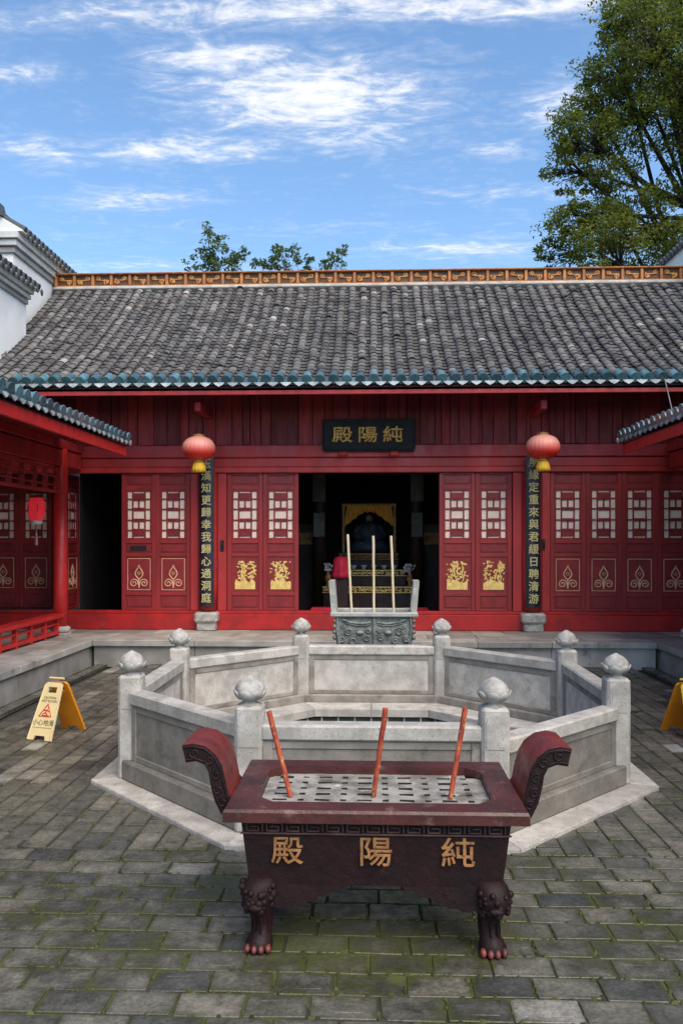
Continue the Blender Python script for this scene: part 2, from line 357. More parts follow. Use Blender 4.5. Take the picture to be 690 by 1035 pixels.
def paving_material():
    """Old grey bricks: colour per brick, wear, damp patches and moss where it grows (joints, round the burner)."""
    m = mat('mossy_grey_brick', (0.1, 0.1, 0.1), (0.55, 0.55, 0.52), scale=6, rough=0.42, bump=0.75, bscale=32, rvar=0.2, bumpd=0.008,
            ramp=[(0.0, (0.048, 0.050, 0.054)), (0.16, (0.085, 0.085, 0.078)), (0.42, (0.125, 0.121, 0.099)), (0.68, (0.165, 0.154, 0.124)),
                  (0.88, (0.245, 0.225, 0.185)), (0.95, (0.27, 0.255, 0.225)), (1.0, (0.46, 0.45, 0.43))],
            spots=((0.22, 0.205, 0.17), 9, 0.62, 0.80), spots2=((0.035, 0.036, 0.034), 2.2, 0.55, 0.76))
    nt = m.node_tree
    L = nt.links.new
    b = nt.nodes['Principled BSDF']
    src = b.inputs['Base Color'].links[0].from_socket
    tc = nd(nt, 'ShaderNodeTexCoord')
    geo = nd(nt, 'ShaderNodeNewGeometry')
    n = nd(nt, 'ShaderNodeTexNoise'); n.inputs['Scale'].default_value = 1.7; n.inputs['Detail'].default_value = 9; n.inputs['Roughness'].default_value = 0.7
    L(geo.outputs['Position'], n.inputs['Vector'])
    # moss is thickest in the damp ground under and beside the burner
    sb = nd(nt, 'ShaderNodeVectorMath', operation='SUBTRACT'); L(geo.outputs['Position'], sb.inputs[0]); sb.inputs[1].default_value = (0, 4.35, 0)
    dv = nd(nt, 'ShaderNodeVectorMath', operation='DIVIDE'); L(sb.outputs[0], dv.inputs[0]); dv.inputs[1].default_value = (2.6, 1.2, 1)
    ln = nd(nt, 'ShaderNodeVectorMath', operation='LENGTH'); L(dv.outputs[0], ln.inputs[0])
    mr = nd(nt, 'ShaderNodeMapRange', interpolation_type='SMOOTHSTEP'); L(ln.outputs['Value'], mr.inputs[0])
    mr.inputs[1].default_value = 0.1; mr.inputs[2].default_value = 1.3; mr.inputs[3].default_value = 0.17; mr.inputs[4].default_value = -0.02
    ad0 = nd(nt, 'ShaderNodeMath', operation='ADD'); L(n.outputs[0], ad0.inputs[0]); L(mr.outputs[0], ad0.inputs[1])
    ed = nd(nt, 'ShaderNodeAttribute', attribute_name='edge')
    em = nd(nt, 'ShaderNodeMath', operation='POWER'); L(ed.outputs['Fac'], em.inputs[0]); em.inputs[1].default_value = 2.2
    ad = nd(nt, 'ShaderNodeMath', operation='MULTIPLY_ADD'); L(em.outputs[0], ad.inputs[0]); ad.inputs[1].default_value = 0.13; L(ad0.outputs[0], ad.inputs[2])
    m2 = nd(nt, 'ShaderNodeMapRange', interpolation_type='SMOOTHSTEP'); L(ad.outputs[0], m2.inputs[0])
    m2.inputs[1].default_value = 0.60; m2.inputs[2].default_value = 0.78; m2.inputs[3].default_value = 0; m2.inputs[4].default_value = 0.72
    n3 = nd(nt, 'ShaderNodeTexNoise'); n3.inputs['Scale'].default_value = 30; n3.inputs['Detail'].default_value = 4
    L(geo.outputs['Position'], n3.inputs['Vector'])
    cr = nd(nt, 'ShaderNodeMix', data_type='RGBA'); L(n3.outputs[0], cr.inputs[0])
    cr.inputs[6].default_value = (0.030, 0.038, 0.010, 1); cr.inputs[7].default_value = (0.090, 0.098, 0.022, 1)
    # fine pitting and speckle, grime along the arrises, and the old oil and ash stain round the burner
    n4 = nd(nt, 'ShaderNodeTexNoise'); n4.inputs['Scale'].default_value = 48; n4.inputs['Detail'].default_value = 6; n4.inputs['Roughness'].default_value = 0.7
    L(geo.outputs['Position'], n4.inputs['Vector'])
    f4 = nd(nt, 'ShaderNodeMapRange'); L(n4.outputs[0], f4.inputs[0]); f4.inputs[1].default_value = 0.3; f4.inputs[2].default_value = 0.7; f4.inputs[3].default_value = 0.62; f4.inputs[4].default_value = 1.32
    n5 = nd(nt, 'ShaderNodeTexNoise'); n5.inputs['Scale'].default_value = 11; n5.inputs['Detail'].default_value = 6; n5.inputs['Roughness'].default_value = 0.7
    L(geo.outputs['Position'], n5.inputs['Vector'])
    f5 = nd(nt, 'ShaderNodeMapRange'); L(n5.outputs[0], f5.inputs[0]); f5.inputs[1].default_value = 0.32; f5.inputs[2].default_value = 0.68; f5.inputs[3].default_value = 0.72; f5.inputs[4].default_value = 1.25
    ge = nd(nt, 'ShaderNodeMath', operation='MULTIPLY_ADD'); L(em.outputs[0], ge.inputs[0]); ge.inputs[1].default_value = -0.30; ge.inputs[2].default_value = 1.0
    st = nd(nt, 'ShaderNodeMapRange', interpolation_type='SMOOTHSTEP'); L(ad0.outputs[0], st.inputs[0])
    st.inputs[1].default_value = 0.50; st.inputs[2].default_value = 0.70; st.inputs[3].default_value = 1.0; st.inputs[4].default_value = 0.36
    k1 = nd(nt, 'ShaderNodeMath', operation='MULTIPLY'); L(f4.outputs[0], k1.inputs[0]); L(f5.outputs[0], k1.inputs[1])
    k2 = nd(nt, 'ShaderNodeMath', operation='MULTIPLY'); L(k1.outputs[0], k2.inputs[0]); L(ge.outputs[0], k2.inputs[1])
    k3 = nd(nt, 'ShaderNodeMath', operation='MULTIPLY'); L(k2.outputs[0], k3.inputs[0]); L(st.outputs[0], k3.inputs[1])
    vm = nd(nt, 'ShaderNodeVectorMath', operation='SCALE'); L(src, vm.inputs[0]); L(k3.outputs[0], vm.inputs['Scale'])
    mx = nd(nt, 'ShaderNodeMix', data_type='RGBA'); L(m2.outputs[0], mx.inputs[0]); L(vm.outputs[0], mx.inputs[6]); L(cr.outputs[2], mx.inputs[7])
    L(mx.outputs[2], b.inputs['Base Color'])
    return m


M['brick'] = paving_material()
M['joint'] = mat('mossy_earth_joint', (0.068, 0.078, 0.017), (0.028, 0.027, 0.020), scale=3.2, rough=0.95, bump=0.6, bscale=50, lo=0.38, hi=0.56,
                 spots=((0.12, 0.135, 0.02), 6, 0.6, 0.75))
M['moss'] = mat('yellow_green_moss', (0.085, 0.096, 0.020), (0.042, 0.050, 0.014), scale=9, rough=0.95, bump=0.9, bscale=160, tint=(0.5, 1.35))
M['earth'] = mat('damp_earth', (0.045, 0.042, 0.034), (0.03, 0.028, 0.022), scale=1.5, rough=0.9, bump=0.5)

# ------------------------------------------------------------------ mesh helpers


class MB:
    def __init__(s):
        s.v = []; s.f = []; s.mi = []; s.sm = []; s.t = []; s.M = Matrix.Identity(4)

    def add(s, vs, fs, mi=0, sm=False, t=None):
        k = len(s.v)
        if t is None:
            t = RN.random()
        I = s.M
        s.v += [tuple(I @ Vector(p)) for p in vs]
        for f in fs:
            s.f.append(tuple(i + k for i in f)); s.mi.append(mi); s.sm.append(sm); s.t.append(t)

    def box(s, x0, x1, y0, y1, z0, z1, b=0.0, mi=0, t=None):
        if x0 > x1: x0, x1 = x1, x0
        if y0 > y1: y0, y1 = y1, y0
        if z0 > z1: z0, z1 = z1, z0
        b = min(b, (x1 - x0) * .45, (y1 - y0) * .45, (z1 - z0) * .45)
        if b <= 0:
            vs = [(x, y, z) for z in (z0, z1) for (x, y) in ((x0, y0), (x1, y0), (x1, y1), (x0, y1))]
            fs = [(3, 2, 1, 0), (4, 5, 6, 7), (0, 1, 5, 4), (1, 2, 6, 5), (2, 3, 7, 6), (3, 0, 4, 7)]
            s.add(vs, fs, mi, False, t); return
        # chamfered box: three rectangles per axis
        vs = []
        idx = {}
        for ix, X in ((0, (x0, x0 + b)), (1, (x1, x1 - b))):
            for iy, Y in ((0, (y0, y0 + b)), (1, (y1, y1 - b))):
                for iz, Z in ((0, (z0, z0 + b)), (1, (z1, z1 - b))):
                    for a in range(3):
                        idx[(ix, iy, iz, a)] = len(vs)
                        vs.append((X[0] if a == 0 else X[1], Y[0] if a == 1 else Y[1], Z[0] if a == 2 else Z[1]))
        g = idx
        fs = []
        for d in (0, 1):
            q = [g[(d, 0, 0, 0)], g[(d, 1, 0, 0)], g[(d, 1, 1, 0)], g[(d, 0, 1, 0)]]
            fs.append(tuple(q if d else q[::-1]))
            q = [g[(0, d, 0, 1)], g[(1, d, 0, 1)], g[(1, d, 1, 1)], g[(0, d, 1, 1)]]
            fs.append(tuple(q[::-1] if d else q))
            q = [g[(0, 0, d, 2)], g[(1, 0, d, 2)], g[(1, 1, d, 2)], g[(0, 1, d, 2)]]
            fs.append(tuple(q if d else q[::-1]))
        for i in (0, 1):
            for j in (0, 1):
                fs.append((g[(i, j, 0, 0)], g[(i, j, 1, 0)], g[(i, j, 1, 1)], g[(i, j, 0, 1)]))
                fs.append((g[(i, 0, j, 0)], g[(i, 1, j, 0)], g[(i, 1, j, 2)], g[(i, 0, j, 2)]))
                fs.append((g[(0, i, j, 1)], g[(1, i, j, 1)], g[(1, i, j, 2)], g[(0, i, j, 2)]))
                for k in (0, 1):
                    fs.append((g[(i, j, k, 0)], g[(i, j, k, 1)], g[(i, j, k, 2)]))
        s.add(vs, fs, mi, False, t)

    def prism(s, poly, d0, d1, axis='y', mi=0, t=None, sm=False):
        """poly of 2D points extruded: axis y -> (x,z), x -> (y,z), z -> (x,y)."""
        n = len(poly)

        def P(p, d):
            return (p[0], d, p[1]) if axis == 'y' else ((d, p[0], p[1]) if axis == 'x' else (p[0], p[1], d))
        vs = [P(p, d0) for p in poly] + [P(p, d1) for p in poly]
        if t is None: t = RN.random()
        s.add(vs, [tuple(range(n)), tuple(range(2 * n - 1, n - 1, -1))], mi, False, t)
        s.add(vs, [((i + 1) % n, i, n + i, n + (i + 1) % n) for i in range(n)], mi, sm, t)

    def tube(s, pts, r, seg=8, mi=0, t=None, cap=True, sm=True, flat=1.0):
        pts = [Vector(p) for p in pts]
        n = len(pts)
        rs = r if isinstance(r, (list, tuple)) else [r] * n
        vs = []
        up = None
        for i in range(n):
            d = (pts[min(i + 1, n - 1)] - pts[max(i - 1, 0)])
            d = d.normalized() if d.length > 1e-9 else Vector((0, 0, 1))
            if up is None:
                a = Vector((0, 1, 0)) if abs(d.y) < .9 else Vector((1, 0, 0))
            else:
                a = up
            x = a.cross(d).normalized(); y = d.cross(x).normalized(); up = y
            for k in range(seg):
                an = 2 * PI * k / seg
                vs.append(pts[i] + x * math.cos(an) * rs[i] + y * math.sin(an) * rs[i] * flat)
        fs = []
        for i in range(n - 1):
            for k in range(seg):
                a, b = i * seg + k, i * seg + (k + 1) % seg
                fs.append((a, b, b + seg, a + seg))
        if t is None: t = RN.random()
        s.add(vs, fs, mi, sm, t)
        if cap:
            s.add([vs[k] for k in range(seg)], [tuple(range(seg - 1, -1, -1))], mi, False, t)
            s.add([vs[(n - 1) * seg + k] for k in range(seg)], [tuple(range(seg))], mi, False, t)

    def lathe(s, prof, c=(0, 0, 0), seg=24, mi=0, t=None, sm=True, mod=None, sy=1.0, cap=True, zmod=None):
        vs = []
        for j, (r, z) in enumerate(prof):
            for k in range(seg):
                a = 2 * PI * k / seg
                rr = r * (mod(a, j, z) if mod else 1)
                vs.append((c[0] + rr * math.cos(a), c[1] + rr * math.sin(a) * sy, c[2] + z + (zmod(a, j) if zmod else 0)))
        fs = []
        n = len(prof)
        for j in range(n - 1):
            for k in range(seg):
                a, b = j * seg + k, j * seg + (k + 1) % seg
                fs.append((a, b, b + seg, a + seg))
        if cap:
            fs.append(tuple(range(seg - 1, -1, -1)))
            fs.append(tuple((n - 1) * seg + k for k in range(seg)))
        s.add(vs, fs, mi, sm, t)

    def loft(s, secs, seg=14, mi=0, t=None, sm=True):
        """secs: list of (centre, rx, ry) horizontal ellipses."""
        vs = []
        for (c, rx, ry) in secs:
            for k in range(seg):
                a = 2 * PI * k / seg
                vs.append((c[0] + rx * math.cos(a), c[1] + ry * math.sin(a), c[2]))
        fs = []
        n = len(secs)
        for j in range(n - 1):
            for k in range(seg):
                a, b = j * seg + k, j * seg + (k + 1) % seg
                fs.append((a, b, b + seg, a + seg))
        fs.append(tuple(range(seg - 1, -1, -1))); fs.append(tuple((n - 1) * seg + k for k in range(seg)))
        s.add(vs, fs, mi, sm, t)

    def ball(s, c, r, seg=12, rings=8, mi=0, sc=(1, 1, 1), t=None):
        prof = [(math.sin(PI * j / rings), -math.cos(PI * j / rings)) for j in range(rings + 1)]
        vs = []
        for (pr, pz) in prof:
            for k in range(seg):
                a = 2 * PI * k / seg
                vs.append((c[0] + max(pr, 1e-4) * r * math.cos(a) * sc[0], c[1] + max(pr, 1e-4) * r * math.sin(a) * sc[1], c[2] + pz * r * sc[2]))
        fs = []
        for j in range(rings):
            for k in range(seg):
                a, b = j * seg + k, j * seg + (k + 1) % seg
                fs.append((a, b, b + seg, a + seg))
        s.add(vs, fs, mi, True, t)

    def build(s, name, mats, parent=None, centre=True):
        if not isinstance(mats, (list, tuple)):
            mats = [mats]
        if centre and s.v:
            lo = [min(p[i] for p in s.v) for i in range(3)]
            hi = [max(p[i] for p in s.v) for i in range(3)]
            o = Vector(((lo[0] + hi[0]) / 2, (lo[1] + hi[1]) / 2, lo[2]))
        else:
            o = Vector((0, 0, 0))
        me = bpy.data.meshes.new(name)
        me.from_pydata([(p[0] - o.x, p[1] - o.y, p[2] - o.z) for p in s.v], [], s.f)
        for m in mats:
            me.materials.append(M[m] if isinstance(m, str) else m)
        me.polygons.foreach_set('material_index', s.mi)
        me.polygons.foreach_set('use_smooth', s.sm)
        a = me.attributes.new('tint', 'FLOAT', 'FACE')
        a.data.foreach_set('value', s.t)
        me.update()
        ob = bpy.data.objects.new(name, me)
        COL.objects.link(ob)
        if parent:
            ob.parent = parent
            w = Vector((0, 0, 0)); p = parent
            while p:
                w += p.location; p = p.parent
            ob.location = o - w
        else:
            ob.location = o
        return ob


def tag(o, label=None, cat=None, group=None, kind=None):
    if label: o['label'] = label
    if cat: o['category'] = cat
    if group: o['group'] = group
    if kind: o['kind'] = kind
    return o


def thing(name, label, cat, loc=(0, 0, 0), group=None):
    o = bpy.data.objects.new(name, None)
    o.empty_display_size = 0.2
    COL.objects.link(o)
    o.location = loc
    return tag(o, label, cat, group)


def dup(o, parent=None):
    c = o.copy(); COL.objects.link(c); c.parent = parent
    if parent is not None:
        c.matrix_parent_inverse = Matrix.Identity(4)
    for ch in [k for k in bpy.data.objects if k.parent == o]:
        dup(ch, c)
    return c


def text(name, body, size, material, parent, loc, rot=(PI / 2, 0, 0), depth=0.004, bold=0.0, sx=1.0, line=1.0, bevel=0.0):
    """Raised lettering as a real mesh (built-in font)."""
    cu = bpy.data.curves.new(name, 'FONT')
    cu.body = body; cu.size = size; cu.extrude = depth; cu.offset = bold
    cu.align_x = 'CENTER'; cu.align_y = 'CENTER'; cu.space_line = line
    cu.resolution_u = 3
    cu.bevel_depth = bevel; cu.bevel_resolution = 0
    tmp = bpy.data.objects.new(name + '_tmp', cu)
    COL.objects.link(tmp)
    dg = bpy.context.evaluated_depsgraph_get()
    dg.update()
    me = bpy.data.meshes.new_from_object(tmp.evaluated_get(dg))
    bpy.data.objects.remove(tmp); bpy.data.curves.remove(cu)
    me.name = name
    me.materials.clear(); me.materials.append(M[material])
    o = bpy.data.objects.new(name, me)
    COL.objects.link(o)
    o.parent = parent
    o.location = loc; o.rotation_euler = rot; o.scale = (sx, 1, 1)
    return o


# ------------------------------------------------------------------ ground, paving, terrace, water
OC = (0.0, 7.58)                      # centre of the octagonal pool


def octd(x, y):
    x, y = abs(x - OC[0]), abs(y - OC[1])
    return max(x, y, (x + y) / math.sqrt(2))


def octv(a, z, k):
    """vertex k of an octagon of apothem a (vertex 0 = front right of the front edge)."""
    an = rad(-67.5 + 45 * k)
    r = a / math.cos(PI / 8)
    return (OC[0] + r * math.cos(an), OC[1] + r * math.sin(an), z)


def build_ground():
    mb = MB()
    vs = [octv(1.62, -.07, k) for k in range(8)] + [octv(600, -.07, k) for k in range(8)]
    mb.add(vs, [(k, (k + 1) % 8, 8 + (k + 1) % 8, 8 + k) for k in range(8)])
    tag(mb.build('ground', 'earth', centre=False), kind='structure')
    # brick paving: courses across in front, courses running away from us at the sides of the pool
    mb = MB()
    r = random.Random(5)

    edge = []
    joints = []

    def brick(x0, x1, y0, y1):
        cx, cy = (x0 + x1) / 2, (y0 + y1) / 2
        if octd(cx, cy) < 2.22:
            return
        mb.add([(x0, y0, -.008), (x1, y0, -.008), (x1, y1, -.008), (x0, y1, -.008)], [(0, 1, 2, 3)], 1)
        edge.extend([1.0] * 4)
        j = 0.0048
        if y0 < 6.6:
            joints.append((x0, y0, x1, y0)); joints.append((x0, y0, x0, y1))
        xa, xb, ya, yb = x0 + j * r.uniform(.4, 1.9), x1 - j * r.uniform(.4, 1.9), y0 + j * r.uniform(.4, 1.9), y1 - j * r.uniform(.4, 1.9)
        zc = r.gauss(0, .0022); tx, ty = r.gauss(0, .009), r.gauss(0, .009)
        t = min(0.94, max(0, r.gauss(.50, .19)))
        if r.random() < .016: t = r.uniform(.94, 1.0)
        c = .0035

        def zz(xx, yy): return zc + tx * (xx - cx) + ty * (yy - cy)
        low, up = [], []
        for (xx, yy, dx, dy) in ((xa, ya, 1, 1), (xb, ya, -1, 1), (xb, yb, -1, -1), (xa, yb, 1, -1)):
            k1 = r.uniform(.003, .008) if r.random() < .86 else r.uniform(.012, .035)
            k2 = k1 * r.uniform(.6, 1.4)
            jx, jy = r.uniform(-.003, .003), r.uniform(-.003, .003)
            pr = [(xx + jx, yy + jy + dy * k2), (xx + jx + dx * k1, yy + jy)]
            if dx * dy < 0: pr.reverse()
            for (q0, q1) in pr:
                low.append((q0, q1))
        m_ = len(low)
        for (q0, q1) in low:
            up.append((q0 + (c if q0 < cx else -c), q1 + (c if q1 < cy else -c)))
        inn = [(cx + (q0 - cx) * .62, cy + (q1 - cy) * .5) for (q0, q1) in up]
        vs = [(a_, b_, -.05) for a_, b_ in low] + [(a_, b_, zz(a_, b_) - .0035) for a_, b_ in low] + [(a_, b_, zz(a_, b_)) for a_, b_ in up]
        vs += [(a_, b_, zz(a_, b_) + r.gauss(0, .0008)) for a_, b_ in inn]
        fs = [tuple(range(3 * m_, 4 * m_))]
        for l_ in range(3):
            for k in range(m_):
                a, b = k, (k + 1) % m_
                fs.append((l_ * m_ + a, l_ * m_ + b, (l_ + 1) * m_ + b, (l_ + 1) * m_ + a))
        mb.add(vs, fs, 0, False, t)
        edge.extend([1.0] * (3 * m_) + [0.0] * m_)
    L_, W_ = 0.30, 0.18
    y = 1.6; row = 0
    ysplit = 1.6 + W_ * 20           # 5.2
    while y < ysplit - .01:
        x = -4.5 - L_ + (row % 2) * L_ / 2 + r.uniform(-.03, .03)
        while x < 4.5:
            l = L_ * r.uniform(.94, 1.07)
            a, b = max(x, -4.5), min(x + l, 4.5)
            if b - a > .05: brick(a, b, y, y + W_)
            x += l
        y += W_; row += 1
    x = -4.5; col = 0
    while x < 4.49:
        w = W_
        if not (-4.29 < x + w / 2 < -4.11 or 4.11 < x + w / 2 < 4.29):
            yy = ysplit - L_ + (col % 2) * L_ / 2
            while yy < 12.95:
                l = L_ * r.uniform(.95, 1.06)
                a, b = max(yy, ysplit), min(yy + l, 12.95)
                if b - a > .05: brick(x, x + w, a, b)
                yy += l
        x += w; col += 1
    pv = mb.build('brick_paving', ['brick', 'joint'], centre=False)
    ms = MB()
    rm = random.Random(77)
    for (ax, ay, bx, by) in joints:
        cxj, cyj = (ax + bx) / 2, (ay + by) / 2
        dens = .36 * math.exp(-((cxj / 2.4) ** 2 + ((cyj - 4.3) / .9) ** 2)) + .05 + .16 * max(0, math.sin(cxj * 1.9 + 1.0) * math.sin(cyj * 2.3))
        for q in range(7):
            if rm.random() > dens: continue
            u = rm.random()
            px_, py_ = ax + (bx - ax) * u + rm.gauss(0, .006), ay + (by - ay) * u + rm.gauss(0, .006)
            if octd(px_, py_) < 2.38: continue
            r0 = rm.uniform(.006, .017); hh = rm.uniform(.004, .010)
            a0 = rm.uniform(0, 6.3); el = rm.uniform(1, 2.6) if abs(bx - ax) > abs(by - ay) else 1 / rm.uniform(1, 2.6)
            n_ = 7
            ring0 = []; ring1 = []
            for t_ in range(n_):
                an = a0 + 2 * PI * t_ / n_; rr_ = r0 * rm.uniform(.65, 1.3)
                ring0.append((px_ + math.cos(an) * rr_ * el ** .5, py_ + math.sin(an) * rr_ / el ** .5, -.010))
                ring1.append((px_ + math.cos(an) * rr_ * .6 * el ** .5, py_ + math.sin(an) * rr_ * .6 / el ** .5, hh * rm.uniform(.5, .9)))
            ms.add(ring0 + ring1 + [(px_, py_, hh)], [(t_, (t_ + 1) % n_, n_ + (t_ + 1) % n_, n_ + t_) for t_ in range(n_)] + [(n_ + t_, n_ + (t_ + 1) % n_, 2 * n_) for t_ in range(n_)], 0, True)
    tag(ms.build('moss', 'moss', centre=False), 'yellow green moss growing in the joints of the brick paving', 'moss', kind='stuff')
    ea = pv.data.attributes.new('edge', 'FLOAT', 'POINT')
    ea.data.foreach_set('value', edge)
    tag(pv, kind='structure')

    # raised stone terrace on three sides
    mb = MB()
    TZ = 0.40

    def slab(x0, x1, y0, y1, z0=TZ - .1, z1=TZ, b=.008):
        g = .003
        mb.box(x0 + g, x1 - g, y0 + g, y1 - g, z0 + r.uniform(0, .002), z1 + r.uniform(-.003, .002), b)
    # front kerb
    x = -4.55
    while x < 4.54:
        l = min(r.uniform(1.1, 1.7), 4.55 - x)
        if 4.55 - (x + l) < .5: l = 4.55 - x
        slab(x, x + l, 12.86, 13.26)
        mb.box(x + .004, x + l - .004, 12.93, 13.2, -.05, TZ - .101, .004)
        x += l
    # rows of paving behind it, up to the hall
    for (ya, yb) in ((13.26, 13.86), (13.86, 14.5)):
        x = -7.4 + r.uniform(0, .3)
        xs = [-7.4]
        while x < 7.4:
            xs.append(x); x += r.uniform(.55, .95)
        xs.append(7.4)
        for a, b in zip(xs, xs[1:]):
            if b - a > .03: slab(a, b, ya, yb)
    for sx in (-1, 1):
        y = 1.0
        ys = [y]
        while y < 12.2:
            y += r.uniform(1.2, 1.8); ys.append(min(y, 13.26))
        ys[-1] = 13.26
        for a, b in zip(ys, ys[1:]):
            x0, x1 = sorted((sx * 4.55, sx * 4.97))
            slab(x0, x1, a, b)
            x0, x1 = sorted((sx * 4.61, sx * 4.9))
            mb.box(x0, x1, a + .004, b - .004, -.05, TZ - .101, .004)
        ya = 1.0
        while ya < 13.2:
            yb = min(ya + r.uniform(.55, .8), 13.26)
            xa = 4.97
            while xa < 7.35:
                xb = min(xa + r.uniform(.6, .9), 7.4)
                x0, x1 = sorted((sx * xa, sx * xb)); slab(x0, x1, ya, yb)
                xa = xb
            ya = yb
    tag(mb.build('terrace', 'terrace', centre=False), kind='structure')
    # still water inside the pool
    mb = MB()
    mb.add([octv(1.62, -.16, k) for k in range(8)], [tuple(range(8))])
    tag(mb.build('water', 'water', centre=False), kind='structure')


build_ground()

# ------------------------------------------------------------------ main hall
F = 14.4          # front plane of the timber front
HX = -0.045       # the hall's axis


def spiral(cx, cz, r0, turns, a0, sgn, n=18):
    pts = []
    for i in range(n + 1):
        u = i / n
        a = a0 + sgn * turns * 2 * PI * u
        rr = r0 * (1 - .8 * u)
        pts.append((cx + rr * math.cos(a), cz + rr * math.sin(a)))
    return pts


